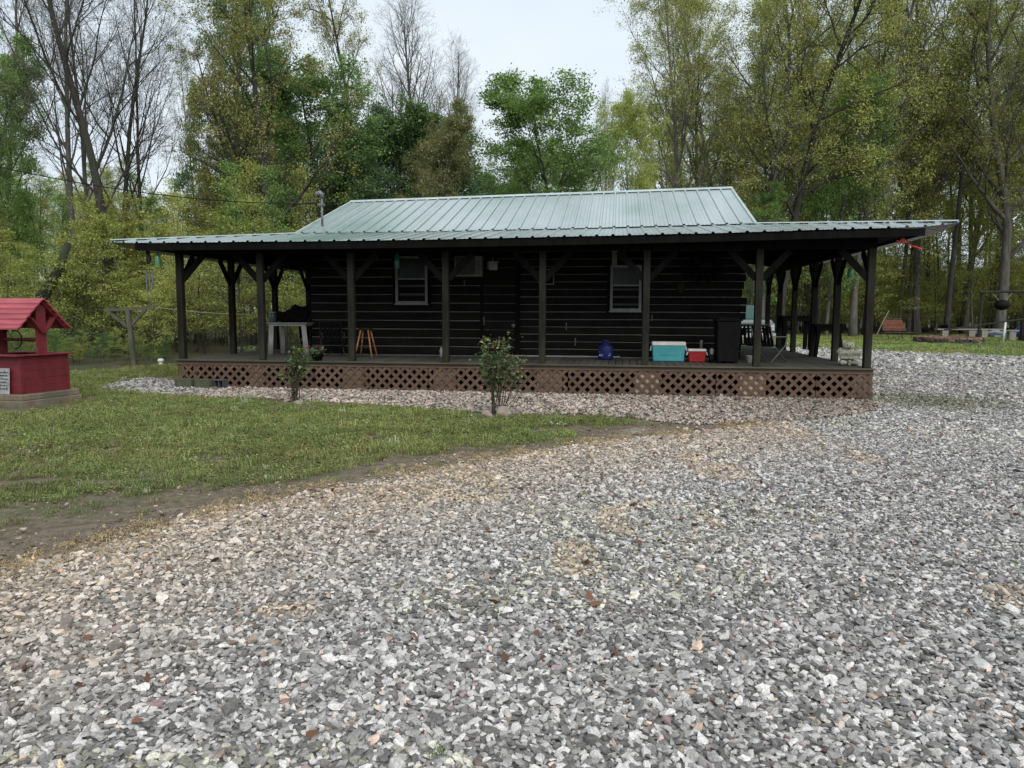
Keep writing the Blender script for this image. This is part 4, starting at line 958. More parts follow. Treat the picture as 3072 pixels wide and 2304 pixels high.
woodland('woodland_behind_cabin', P, ['thin'], H_, (.9,1.2), ['leaf_olive','leaf_green'])
P, px = wpts(-10,75,78,104,2.6, lambda px, Y: px > 2060)
woodland('far_understory', P, ['sapling'], rng.uniform(5,10,len(P)), (1.0,1.5), ['leaf_olive','leaf_yel'])
# understory brush as one mass: low leafy sprays under the trees
P, px = wpts(-60,75,23,75,1.5, lambda px, Y: ((px < 1020) & (Y > np.where(px<520, 23.5, 29)) & (Y < 62)) | ((px > 2040) & (Y > 64)))
k = rng.random(len(P)) < np.where(P[:,1]<40,.38,.5); P = P[k]
woodland('understory', P, ['sapling'], rng.uniform(1.0,4.2,len(P))*np.where(P[:,1]>40,1.35,1.0), (1.0,1.6), ['leaf_yel','leaf_olive','leaf_yel'])
# low bushes and leaf litter at the foot of the left wood
P, px = wpts(-40,10,21.5,27,.55, lambda px, Y: (px < 1000) & (Y > 22.3+.12*rng.random(len(px))) & ~((px > 500) & (Y < 27)))
P = P[rng.random(len(P))<.7]
woodland('low_brush', P, ['sapling'], rng.uniform(.35,1.1,len(P)), (1.1,1.8), ['leaf_green','leaf_dark','leaf_yel'])
# ================================================================== things on the porch
def PU(px, v): return WL(px, 1060, v)[0]
def DK(px, py):                       # deck point under a pixel, in cabin coordinates
    q = G(px, py, HD)-O_; return q@E_, q@D_
DEPTH = lambda u, v: B(u, v)[1]
def leafmesh(name, C, s, m, seed=0, nrm_up=.5, ratio=.62):
    g = np.random.default_rng(seed); n = len(C); nr = g.normal(0,1,(n,3)); nr[:,2] = np.abs(nr[:,2])+nrm_up; nr /= np.linalg.norm(nr,axis=1)[:,None]
    a = np.cross(nr, g.normal(0,1,(n,3))); a /= np.linalg.norm(a,axis=1)[:,None]; b_ = np.cross(nr, a); s_ = s*np.exp(g.normal(0,.3,n))[:,None]
    V = np.stack([C-a*s_, C-a*s_*.3+b_*s_*ratio, C+a*s_*.45+b_*s_*ratio*.8, C+a*s_, C+a*s_*.45-b_*s_*ratio*.8, C-a*s_*.3-b_*s_*ratio], 1).reshape(-1,3)
    me = bpy.data.meshes.new(name); me.from_pydata([tuple(p) for p in V], [], [tuple(range(6*i,6*i+6)) for i in range(n)])
    me.attributes.new('rnd','FLOAT','FACE').data.foreach_set('value', np.clip(g.random(n)**1.2,0,1).astype(np.float32))
    me.materials.append(MATS[m]); return me
# stool
t = porch('bar_stool', 'orange brown wooden bar stool by the log wall behind the third porch post', 'stool', PU(1098,1.55), 1.55)
b = MB(); b.lathe([(.135,.615),(.15,.625),(.155,.64),(.15,.655),(.10,.66)], (0,0,0), 20); b.obj('seat', 'post_wood', t, smooth=True)
L4 = [(-1,-1),(1,-1),(1,1),(-1,1)]
for sx, sy in L4: MB().tube([(sx*.085,sy*.085,.62),(sx*.20,sy*.19,0)], [.019,.017], 8).obj('leg', 'stool_wood', t, smooth=True)
for i, z_ in ((0,.22),(1,.30),(2,.22),(3,.30),(0,.42),(2,.42)):
    a, c_ = L4[i], L4[(i+1)%4]; k = .085+.115*(1-z_/.62)
    MB().tube([(a[0]*k,a[1]*k,z_),(c_[0]*k,c_[1]*k,z_)], .010, 6).obj('rung', 'post_wood', t)
# plastic table with black bags
u, v = DK(806, 1065)
t = porch('porch_table', 'pale plastic table with fluted legs at the left end of the porch', 'table', u+.45, v+.38); w_ = .50
MB().box(-w_, w_, -.38, .38, .735, .765).obj('tabletop', 'dim_plastic', t, bevel=.012)
MB().box(-w_+.05, w_-.05, -.33, .33, .69, .733).obj('apron', 'dim_plastic', t)
for sx in (-1,1):
    for sy in (-1,1):
        b = MB()
        for k in range(3): b.tube([(sx*(.40-.02*k*0)+(k-1)*.036, sy*.30, .69),(sx*(.43)+(k-1)*.040+ (0.05*sx if sx>0 else 0), sy*.33, 0)], [.026,.020], 8)
        b.obj('leg', 'dim_plastic', t, smooth=True)
tx, tv = u+.45, v+.38
def lumps(seed, n, sx, sy, sz, r):
    g = random.Random(seed); bm = bmesh.new(); bmesh.ops.create_icosphere(bm, subdivisions=4, radius=1)
    cs = [(g.uniform(-1,1),g.uniform(-1,1),g.uniform(-.2,1),g.uniform(.25,.6)) for _ in range(n)]
    for p in bm.verts:
        d = p.co.normalized(); k = 1.0
        for a, b_, c_, r_ in cs: k += .42*math.exp(-((d-Vector((a,b_,c_)).normalized()).length/r_)**2)*(1 if (a*100)%1>.35 else -.6)
        k += .03*math.sin(d.x*23+d.z*17)+.03*math.sin(d.y*29-d.z*13)
        p.co = Vector((d.x*k*sx, d.y*k*sy, (max(d.z,-.72)+.72)*k*sz))
    me = bpy.data.meshes.new('lump'); bm.to_mesh(me); bm.free(); me.polygons.foreach_set('use_smooth',[True]*len(me.polygons)); return me
def lump_thing(name, label, cat, u, v, z, seed, sx, sy, sz, m, n=9, group=None):
    me = lumps(seed, n, sx, sy, sz, 1); me.materials.append(MATS[m]); o = link(name, me, None, tuple(B(u,v,z)), (0,0,-YAW)); return tag(o, label, cat, group)
lump_thing('black_bag', 'large black stuffed bag on the right half of the pale porch table', 'bag', tx+.13, tv, HD+.767, 4, .25, .20, .20, 'black_bag')
lump_thing('black_bag', 'smaller black stuffed bag on the pale porch table beside the clear jar', 'bag', tx-.16, tv-.05, HD+.767, 9, .15, .16, .145, 'black_bag')
t = porch('plastic_jar', 'clear plastic jar at the left edge of the pale porch table', 'jar', tx-.41, tv-.22, HD+.766)
b = MB(); b.lathe([(.07,0),(.085,.01),(.09,.10),(.088,.20),(.075,.225)], (0,0,0), 16); b.obj('body', 'wind_glass', t, smooth=True)
MB().lathe([(.08,.226),(.082,.25),(.04,.256)], (0,0,0), 16).obj('lid', 'dim_plastic', t)
# dark chairs
def chair(name, label, u, v, rz, m='black_plastic', frame='dark_iron'):
    t = porch(name, label, 'chair', u, v, HD, rz)
    MB().box(-.24,.24,-.22,.22,.40,.43).obj('seat', m, t, bevel=.01)
    b = MB()
    for k in range(6): b.beam((-.22+.088*k,.21,.44),(-.22+.088*k,.33,.92),.055,.012,(0,1,0))
    b.obj('backrest', m, t)
    for s in (-1,1):
        MB().tube([(s*.26,.36,.96),(s*.26,.20,.42),(s*.26,-.24,.0)], .013, 6).obj('leg', frame, t, smooth=True)
        MB().tube([(s*.26,-.22,.64),(s*.26,-.18,.42),(s*.26,.30,0)], .013, 6).obj('leg', frame, t, smooth=True)
        MB().beam((s*.26,-.24,.65),(s*.26,.27,.66),.05,.02).obj('armrest', frame, t)
    MB().tube([(-.26,.36,.96),(.26,.36,.96)], .013, 6).obj('back_rail', frame, t)
    t.scale = (.95,.95,.82); return t
chair('camp_chair', 'dark folding chair in deep shade against the wall right of the left corner', PU(1000,1.65), 1.6, .5, 'black_bag')
chair('porch_chair', 'dark slatted chair behind the pale porch table', tx+.05, tv+.95, 3.4, 'dark_timber', 'dark_timber')
chair('folding_chair', 'dark webbed folding chair between the black bin and the seventh porch post', PU(2245,1.9), 2.25, 2.7, 'black_bag', 'grey_metal')
chair('folding_chair', 'dark webbed folding chair with pale legs right of the seventh porch post', PU(2305,1.7), 1.55, 2.3, 'black_bag', 'grey_metal')
# bucket, pot
t = porch('small_bucket', 'small pale bucket on the deck under the folding chairs', 'bucket', PU(2249,.95), 1.0)
MB().lathe([(.055,0),(.075,.15),(.08,.155),(.07,.15),(.05,.01)], (0,0,0), 14).obj('body', 'dim_plastic', t, smooth=True)
MB().tube([(math.cos(a)*.078,0,.15+math.sin(a)*.06) for a in np.linspace(0,3.14,9)], .003, 4).obj('handle', 'dark_iron', t)
u, v = DK(944, 1083)
t = porch('flower_pot', 'black pot with crimson flowers on the deck edge behind the left rose bush', 'flower pot', u, v+.14)
MB().lathe([(.09,0),(.13,.13),(.14,.135),(.13,.15),(.11,.13)], (0,0,0), 16).obj('pot', 'black_plastic', t, smooth=True)
g = np.random.default_rng(3); C = g.normal(0,1,(90,3))*np.array([.09,.09,.05])+np.array([0,0,.2]); link('leaves', leafmesh('leaves', C, .03, 'leaf_dark', 1), t)
C = g.normal(0,1,(60,3))*np.array([.085,.085,.045])+np.array([-.04,0,.25]); link('flowers', leafmesh('flowers', C, .024, 'petal', 2), t)
# bottle at the wall, jug, coolers, can, thermos
t = porch('bottle', 'small pale bottle standing against the wall left of the fourth porch post', 'bottle', PU(1322,1.7), 1.75)
MB().lathe([(.035,0),(.038,.16),(.018,.20),(.018,.22)], (0,0,0), 12).obj('body', 'dim_plastic', t, smooth=True); MB().lathe([(.022,.22),(.022,.24)], (0,0,0), 10).obj('cap', 'grey_metal', t)
t = porch('blue_tub', 'dark blue plastic jug with pale marks standing by the log wall', 'jug', PU(1817,1.6), 1.6)
b = MB(); b.lathe([(.15,0),(.165,.02),(.165,.25),(.15,.30),(.08,.335),(.07,.40)], (0,0,0), 20, 1, .8); b.obj('body', 'blue_plastic', t, smooth=True)
MB().lathe([(.075,.40),(.075,.43)], (0,0,0), 14).obj('cap', 'blue_plastic', t)
b = MB()
for x_, z_, w2, h2 in ((-.12,.10,.03,.045),(-.085,.10,.008,.06),(-.06,.10,.008,.055),(.07,.09,.02,.02),(.10,.11,.022,.02),(.085,.14,.02,.014),(-.13,.17,.012,.012)):
    y_ = -.8*math.sqrt(max(0,.165**2-x_**2))-.006; b.box(x_-w2/2,x_+w2/2,y_,y_+.01,z_-h2/2,z_+h2/2)
b.obj('print', 'cyan_mark', t)['kind'] = 'stuff'
def cooler(name, label, px0, px1, py, h, dep, body, vv):
    a, c_ = PU(px0,vv), PU(px1,vv); w2 = (c_-a)/2; t = porch(name, label, 'cooler', (a+c_)/2, vv+dep/2)
    b = MB(); z1 = h*.80; k = .94
    b.add([(-w2*k,-dep/2*k,0),(w2*k,-dep/2*k,0),(w2*k,dep/2*k,0),(-w2*k,dep/2*k,0),(-w2,-dep/2,z1),(w2,-dep/2,z1),(w2,dep/2,z1),(-w2,dep/2,z1)], [(3,2,1,0),(4,5,6,7),(0,1,5,4),(1,2,6,5),(2,3,7,6),(3,0,4,7)])
    b.obj('body', body, t, bevel=.015)
    MB().box(-w2-.008, w2+.008, -dep/2-.008, dep/2+.008, z1+.002, h).obj('lid', 'white_plastic', t, bevel=.012)
    for s in (-1,1):
        MB().tube([(s*(w2+.012),-.1,h*.78),(s*(w2+.035),-.1,h*.55),(s*(w2+.035),.1,h*.55),(s*(w2+.012),.1,h*.78)], .011, 6).obj('handle', 'white_plastic', t)
    b = MB(); b.box(-w2*.55, w2*.55, -dep/2*.985-.004, -dep/2*.96+.01, h*.38, h*.40).box(-w2*.55, w2*.55, -dep/2*.985-.006, -dep/2*.97+.01, h*.30, h*.315); 
    b.obj('moulded_line', body, t)['kind'] = 'stuff'
    return t
cooler('cooler', 'large teal cooler with white lid on the deck', 1957, 2056, 1074, .415, .38, 'teal_plastic', 1.2)
cooler('cooler', 'small red cooler with white lid beside the teal one', 2066, 2118, 1077, .275, .25, 'red_plastic', 1.1)
t = porch('drink_can', 'slim patterned tumbler standing on the small red cooler', 'tumbler', PU(2103,1.25), 1.25, HD+.276)
MB().lathe([(.028,0),(.032,.15),(.034,.18)], (0,0,0), 12).obj('body', 'grey_metal', t, smooth=True); MB().lathe([(.036,.18),(.036,.20)], (0,0,0), 12).obj('lid', 'black_plastic', t)
t = porch('thermos', 'grey and black thermos between the red cooler and the black bin', 'thermos', PU(2135,1.0), 1.0)
MB().lathe([(.055,0),(.058,.17)], (0,0,0), 14).obj('body', 'black_plastic', t, smooth=True); MB().lathe([(.05,.17),(.042,.19),(.042,.27),(.03,.30)], (0,0,0), 14).obj('cup', 'grey_metal', t, smooth=True)
# black bin
a, c_ = PU(2150,.75), PU(2222,.75); w2 = (c_-a)/2
t = porch('trash_bin', 'tall black wheeled rubbish bin on the deck left of the seventh post', 'bin', (a+c_)/2, 1.05)
b = MB(); k = .86; b.add([(-w2*k,-.24,.02),(w2*k,-.24,.02),(w2*k,.22,.02),(-w2*k,.22,.02),(-w2,-.29,.86),(w2,-.29,.86),(w2,.27,.86),(-w2,.27,.86)], [(3,2,1,0),(4,5,6,7),(0,1,5,4),(1,2,6,5),(2,3,7,6),(3,0,4,7)]); b.obj('body', 'black_plastic', t, bevel=.02)
b = MB(); b.box(-w2-.02,w2+.03,-.31,.30,.865,.90).box(-w2*.8,w2*.8,-.2,.22,.90,.935); b.obj('lid', 'black_plastic', t, bevel=.008)
for s in (-1,1): MB().tube([(s*w2*.9,.22,.10),(s*(w2*.9+.04),.22,.10)], .10, 14).obj('wheel', 'rubber', t)
MB().tube([(-w2*.8,.33,.84),(w2*.8,.33,.84)], .015, 8).obj('handle', 'black_plastic', t)
# tables on the right side porch
def table(name, label, px, py, w2, dep, h, leg, splay, m='dark_timber'):
    u, v = DK(px, py); t = porch(name, label, 'table', u, v+dep/2, HD)
    n = 5
    for i in range(n): MB().box(-w2, w2, -dep/2+dep*i/n+.004, -dep/2+dep*(i+1)/n-.004, h-.045, h).obj('plank', m, t)
    MB().box(-w2+.06,w2-.06,-dep/2+.03,dep/2-.03,h-.16,h-.047).obj('apron', m, t)
    for sx in (-1,1):
        for sy in (-1,1): MB().beam((sx*(w2-.13),sy*(dep/2-.1),h-.16),(sx*(w2-.13+splay),sy*(dep/2-.06),0),leg,leg).obj('leg', m, t)
    return t
table('bar_table', 'tall dark plank table farther back on the right porch', 2392, 1050, .48, .7, .98, .10, 0)
table('plank_table', 'dark plank table with splayed legs on the right porch nearer than the tall one', 2487, 1071, .36, .55, .78, .075, .07)
# hanging things
def feeder(label, px, py0, py1, v, m, w=.11, rope_to=None, group=None):
    a, c_ = WL(px,py0,v), WL(px,py1,v); h = a[2]-c_[2]; r = w/2
    t = porch('bottle_feeder', label, 'bird feeder', a[0], v, c_[2], 0, group)
    MB().lathe([(r*.85,0),(r,.02),(r,h*.68),(r*.75,h*.80),(r*.28,h*.90),(r*.28,h*.97)], (0,0,0), 14).obj('bottle', m, t, smooth=True)
    MB().lathe([(r*1.12,-.02),(r*1.12,0)], (0,0,0), 14).obj('tray', m, t)
    MB().tube([(0,0,h*.96),(0,0,(rope_to or c_[2]+h+.12)-c_[2])], .004, 4).obj('hanger', 'dark_iron', t)
GF = 'green bottle feeders under the porch eaves'
feeder('green bottle shaped feeder hanging left of the left corner post', 472, 756, 797, -.25, 'green_glass', .115, 2.98, GF)
feeder('green bottle shaped feeder hanging against the left corner post and its brace', 533, 757, 797, .20, 'green_glass', .115, 2.98, GF)
feeder('green bottle shaped feeder hanging between the left side posts farther back', 712, 816, 850, 3.9, 'green_glass', .115, 3.0, GF)
feeder('green bottle shaped feeder hanging between the last two posts at the right', 2552, 800, 832, 1.5, 'green_glass', .11, 3.05, GF)
feeder('teal bottle shaped feeder hanging before the left window corner', 1191, 757, 803, 1.2, 'teal_glass', .12, 3.2, GF)
a = WL(447, 756, -.25)
t = porch('wind_chime', 'long wind chime with an owl topper hanging at the left porch corner', 'wind chime', a[0]-.02, -.25, 0)
Z = lambda y: WL(447, y, -.25)[2]
b = MB(); b.ell((0,0,Z(775)), (.055,.04,.12)); b.ell((-.01,0,Z(759)), (.05,.045,.05)); b.add([(-.05,0,Z(757)),(-.03,0,Z(757)),(-.045,0,Z(750))],[(0,1,2)]); b.obj('owl_topper', 'dark_iron', t, smooth=True)
MB().lathe([(.09,0),(.09,.012)], (.01,0,Z(809)), 14).obj('disc', 'old_wood', t)
for k in range(6):
    an = k*1.047; MB().tube([(.01+.07*math.cos(an),.07*math.sin(an),Z(811)),(.01+.07*math.cos(an),.07*math.sin(an),Z(862+k*3))], .011, 6).obj('tube', 'grey_metal', t)
MB().tube([(0,0,2.99),(0,0,Z(809))], .004, 4).obj('cord', 'rope', t)
MB().tube([(.01,0,Z(809)),(.02,0,Z(905))], .003, 4).obj('cord', 'rope', t); MB().ell((.02,0,Z(910)),(.035,.012,.045)).obj('sail', 'old_wood', t)
# red hanging ornament
a = WL(2707, 720, -.2); t = porch('red_ornament', 'red plastic hanging ornament under the right roof overhang', 'ornament', a[0], -.2, a[2])
MB().tube([(-.015,0,.11),(-.015,0,.16),(0,0,.18),(.015,0,.16),(.015,0,.02)], .006, 5).obj('hook', 'red_feeder', t)
b = MB(); b.ell((0,0,.0),(.045,.04,.055)); b.ell((.05,0,-.01),(.06,.03,.02)); b.obj('body', 'red_feeder', t, smooth=True)
for x_, z_, w2 in ((.13,-.085,.045),(.22,-.12,.06),(.30,-.155,.055),(-.06,-.02,.05)):
    M = Matrix.Rotation(.3,3,'Y'); MB().ell((x_,0,z_), (w2,.03,.017), M=M).obj('petal_disc', 'red_feeder', t, smooth=True)
MB().tube([(0,0,-.02),(.08,0,-.06),(.2,0,-.12),(.31,0,-.16)], .005, 4).obj('wire', 'red_feeder', t)
# hanging fern and twig wreath
a = WL(890, 800, 1.6); t = porch('hanging_fern', 'dark drooping fern hanging under the roof at the left house corner', 'fern', a[0], 1.6, a[2])
g = np.random.default_rng(8); n = 1500; an = g.uniform(0,6.28,n); r_ = np.sqrt(g.random(n))*.42; C = np.c_[r_*np.cos(an), r_*np.sin(an)*.9, .30-r_**2*1.9+g.normal(0,.06,n)]
link('fronds', leafmesh('fronds', C, .045, 'leaf_fern', 3, ratio=.3), t); MB().lathe([(.08,0),(.13,.14),(.12,.15)], (0,0,.05), 14).obj('pot', 'black_plastic', t); MB().tube([(0,0,.1),(0,0,.62)], .004, 4).obj('hanger', 'dark_iron', t)
a = WL(2112, 800, 2.1); t = porch('twig_wreath', 'wide dried twig wreath on the wall right of the hanging spoon', 'wreath', a[0], 2.12, a[2])
b = MB(); rg = random.Random(4)
for k in range(90):
    an = rg.uniform(0,6.28); r1 = rg.uniform(.1,.28); r2 = r1+rg.uniform(.08,.2); a2 = an+rg.uniform(-.7,.7)
    b.tube([(r1*math.cos(an)*1.1, rg.uniform(-.08,0), r1*math.sin(an)), (r2*math.cos(a2)*1.1, rg.uniform(-.14,-.02), r2*math.sin(a2))], .005, 3)
b.obj('twigs', 'dark_timber', t); g = np.random.default_rng(5); an = g.uniform(0,6.28,420); r_ = .27+g.normal(0,.07,420); C = np.c_[r_*np.cos(an)*1.15, g.uniform(-.14,-.01,420), r_*np.sin(an)]
link('dried_leaves', leafmesh('dried_leaves', C, .026, 'leaf_fern', 6), t)
# welcome bear ------------------------------------------------------
u, v = DK(2549, 1097)
t = porch('welcome_bear', 'stone bear statue holding a WELCOME board on the deck corner', 'statue', u, v+.14, HD, .0)
b = MB(); b.ell((0,.04,.21),(.15,.12,.19),16,12); b.obj('body', 'statue_stone', t, smooth=True)
b = MB(); b.ell((0,.0,.385),(.115,.10,.085),18,12); b.ell((0,-.085,.365),(.05,.045,.035),12,8)
hd = b.obj('head', 'statue_stone', t, smooth=True)
for s in (-1,1):
    MB().ell((s*.085,.01,.455),(.033,.02,.033),10,8).obj('ear', 'statue_stone', hd, smooth=True)
    MB().ell((s*.045,-.088,.405),(.013,.01,.013),8,6).obj('eye', 'statue_mark', hd, smooth=True)
MB().ell((0,-.128,.378),(.018,.012,.013),8,6).obj('nose', 'statue_mark', hd, smooth=True)
MB().box(-.03,.03,-.128,-.118,.345,.349).obj('mouth', 'statue_mark', hd)
for s in (-1,1):
    b = MB(); b.tube([(s*.13,.03,.31),(s*.19,-.03,.26),(s*.195,-.10,.24)], [.05,.045,.035], 10); b.obj('arm', 'statue_stone', t, smooth=True)
    b = MB()
    for k in range(4): b.ell((s*.192,-.145,.285-k*.026),(.03,.018,.012),8,6)
    b.obj('paw', 'statue_stone', t, smooth=True)
    b = MB(); b.ell((s*.115,-.06,.055),(.095,.10,.055),14,10); b.ell((s*.14,-.135,.06),(.05,.03,.05),12,8); b.obj('leg', 'statue_stone', t, smooth=True)
sg = MB().box(-.185,.19,-.155,-.118,.135,.30).obj('sign_board', 'statue_stone', t, bevel=.006)
tcv = bpy.data.curves.new('lettering', 'FONT'); tcv.body = 'WELCOME'; tcv.size = .083; tcv.extrude = .003; tcv.align_x = 'CENTER'; tcv.resolution_u = 2
tob = bpy.data.objects.new('tmp', tcv); COL.objects.link(tob); bpy.context.view_layer.update()
me = bpy.data.meshes.new_from_object(tob.evaluated_get(bpy.context.evaluated_depsgraph_get())); bpy.data.objects.remove(tob); me.materials.clear(); me.materials.append(MATS['statue_mark'])
lt = link('lettering', me, sg, (0,-.157,.188), (math.pi/2,0,0)); lt.scale = (.93,1,1)
b = MB(); b.ell((0,-.13,.075),(.028,.022,.038),10,8); b.ell((-.01,-.14,.03),(.022,.02,.022),10,8); b.ell((.035,-.12,.05),(.02,.02,.02),8,6); b.obj('small_cub', 'statue_stone', t, smooth=True)
MB().ell((-.005,-.148,.012),(.022,.02,.013),10,6).obj('cub_feet', 'terracotta', t, smooth=True)
# cinder blocks -----------------------------------------------------
def cinder(label, px, py, rz, end, m='cinder'):
    q_ = WL(px, py, -.19); p = B(q_[0], -.19+(0 if not end else .03)); t = thing('cinder_block', label, 'block', (p[0], p[1], .012), -YAW+rz, 'cinder blocks at the left end of the lattice')
    b = MB()
    if not end:
        b.box(-.185,.185,-.095,-.065,0,.19).box(-.195,.195,.065,.095,0,.19)
        for x_ in (-.195,-.015,.165): b.box(x_,x_+.03,-.064,.064,.001,.189)
    else:
        b.box(-.195,.195,-.095,.095,0,.028).box(-.195,.195,-.095,.095,.162,.19)
        for x_ in (-.195,-.014,.167): b.box(x_,x_+.028,-.094,.094,.029,.161)
    b.obj('block_shell', m, t, bevel=.004); return t
cinder('mossy cinder block at the left corner of the lattice', 556, 1160, .05, False)
cinder('mossy cinder block second from the lattice corner', 613, 1163, -.10, False)
p = cinder('cinder block with its hollow cells facing out, right of the mossy ones', 660, 1161, .0, True, 'cinder_dark'); p.scale = (.55,1,1)
# rose bushes -------------------------------------------------------
def rose(label, px, py, H, spread, lean, seed, nc, nl, shoots=()):
    p = G(px, py); t = thing('rose_bush', label, 'rose bush', (p[0], p[1], .006), 0, 'rose bushes in the planting bed'); rg = random.Random(seed); tips = []
    for k in range(nc):
        an = rg.uniform(0,6.28); r_ = rg.uniform(.2,1)*spread; hh = H*rg.uniform(.62,1.0); pts = []
        bx, by = rg.uniform(-.07,.07), rg.uniform(-.05,.05)
        for i in range(6):
            s = i/5; pts.append((bx+r_*math.cos(an)*s**1.05+lean*s**1.5+rg.gauss(0,.01), by+r_*math.sin(an)*.7*s**1.3, hh*s))
        MB().tube(pts, [.010,.009,.008,.007,.006,.004], 5).obj('cane', 'cane', t); tips.append(pts)
    for (x0, x1, h_, ) in shoots:
        pts = [(x0*s_+ (x1-x0)*0 if False else .05+(x0-.05)*min(1,s_*2)+(x1-x0)*max(0,s_*2-1), 0, h_*s_) for s_ in np.linspace(0,1,6)]
        MB().tube(pts, [.007,.007,.006,.006,.005,.003], 5).obj('cane', 'cane', t); tips.append(pts)
    g = np.random.default_rng(seed); C = []; 
    for i in range(nl):
        q = tips[g.integers(0,len(tips))]; s = g.random()**.62*4.4+.6; s = min(s, 4.99); k = int(s); a_, b_ = np.array(q[k]), np.array(q[min(5,k+1)]); c_ = a_+(b_-a_)*(s-k)
        if c_[2] < .40*H and g.random() < .85: continue
        C.append(c_+g.normal(0,1,3)*np.array([.075,.06,.05])*(1 if i > nl*.1 else 1.3))
    link('leaves', leafmesh('leaves', np.array(C), .026, 'leaf_rose', seed, nrm_up=.7, ratio=.6), t)
    g2 = np.random.default_rng(seed+1); C = [np.array(q[5])+g2.normal(0,.035,3) for q in tips for _ in range(7)]
    link('young_leaves', leafmesh('young_leaves', np.array(C), .020, 'leaf_bronze', seed, nrm_up=.3, ratio=.5), t)
    return t
rose('tall rose bush with fanned dark canes before the middle of the lattice', 1492, 1243, 1.26, .50, -.10, 4, 17, 1500, ((.26,.30,.78),(.33,.36,.62)))
rose('narrow rose bush with reddish young leaves before the left part of the lattice', 884, 1203, 1.02, .25, .10, 9, 12, 900, ((-.16,-.22,.55),))
def rockmesh(seed, sx, sy, sz):
    g = random.Random(seed); bm = bmesh.new(); bmesh.ops.create_icosphere(bm, subdivisions=3, radius=1)
    pl_ = [(Vector((g.gauss(0,1),g.gauss(0,1),g.gauss(0,.8))).normalized(), g.uniform(.55,.9)) for _ in range(9)]
    for p in bm.verts:
        d = p.co.normalized(); k = 1
        for n_, o_ in pl_:
            c_ = d.dot(n_)
            if c_ > 0 and o_/c_ < k: k = o_/c_
        p.co = Vector((d.x*k*sx, d.y*k*sy, max(d.z*k,-.35)*sz))
    me = bpy.data.meshes.new('rock'); bm.to_mesh(me); bm.free(); me.materials.append(MATS['rock']); return me
def rock(label, px, py, sx, sy, sz, seed):
    p = G(px, py); o = link('rock', rockmesh(seed,sx,sy,sz), None, (p[0], p[1]+sy*.8, sz*.25), (0,0,seed)); tag(o, label, 'rock', 'rocks round the rose bushes')
rock('large pale rock at the foot of the tall rose bush', 1510, 1247, .135, .10, .12, 3)
rock('flat brown rock left of the tall rose bush canes', 1460, 1248, .12, .09, .07, 12)
rock('small stone just right of the large pale rock', 1545, 1243, .03, .03, .025, 7)
rock('low brown rock at the foot of the narrow rose bush', 893, 1211, .16, .09, .06, 5)
rock('small dark rock left of the narrow rose bush', 858, 1207, .09, .07, .06, 8)
# wishing well ------------------------------------------------------
wA = G(56, 1229)
W_ = thing('wishing_well', 'red wooden wishing well with a shingled gable roof on a concrete slab', 'wishing well', (-8.28, 12.3, 0), -.283)
MB().box(-1.20, .14, -.13, 1.08, -.02, .115).obj('concrete_slab', 'concrete', W_, bevel=.012)
MB().box(-1.17, .12, -.11, 1.06, .115, .215).obj('concrete_slab', 'concrete', W_, bevel=.012)
bw, bd = 1.0, .95
for i in range(5):
    z0, z1 = .217+i*.128, .217+(i+1)*.128-.002; j = random.Random(i).uniform(-.002,.002)
    MB().box(-bw+.04,-.045,-.0+j,.022+j,z0,z1).obj('side_board', 'red_paint', W_)
    MB().box(-.022+j,.0+j,.045,bd-.04,z0,z1).obj('side_board', 'red_paint', W_)
    MB().box(-bw,-bw+.022,.045,bd-.04,z0,z1).obj('side_board', 'red_paint', W_)
    MB().box(-bw+.04,-.045,bd-.022,bd,z0,z1).obj('side_board', 'red_paint', W_)
for x_, y_ in ((-.043,0),(-.043,bd-.04),(-bw,0),(-bw,bd-.04)): MB().box(x_,x_+.043,y_-.004,y_+.044,.216,.857).obj('corner_board', 'red_paint', W_)
MB().box(.0,.012,-.004,.06,.216,.857).obj('corner_board', 'red_paint', W_); MB().box(.0,.012,bd-.05,bd+.01,.216,.7).obj('corner_board', 'red_paint', W_)
MB().box(-bw-.1,.07,-.12,.11,.858,.885).obj('ledge_board', 'red_paint', W_, bevel=.004); MB().box(-bw-.1,.07,bd-.11,bd+.08,.858,.885).obj('ledge_board', 'red_paint', W_, bevel=.004)
MB().box(-.12,.07,.112,bd-.112,.858,.884).obj('ledge_board', 'red_paint', W_, bevel=.004); MB().box(-bw-.1,-bw+.12,.112,bd-.112,.858,.884).obj('ledge_board', 'red_paint', W_, bevel=.004)
yc = bd/2; za, ze = 1.83, 1.30; hwid = .52
for x_ in (-.065, -bw+.035):
    MB().box(x_,x_+.04,yc-.09,yc+.09,.886,za-.1).obj('post', 'red_paint', W_)
    for s in (-1,1):
        MB().beam((x_+.055,yc+s*.02,1.24),(x_+.055,yc+s*.22,1.50),.03,.10,(1,0,0)).obj('post_brace', 'red_paint', W_)
        MB().beam((x_+.02,yc,za-.03),(x_+.02,yc+s*(hwid-.06),ze+.02),.035,.10,(1,0,0)).obj('rafter', 'red_paint_dark', W_)
x0r, x1r = -bw-.12, .06; nb = 6
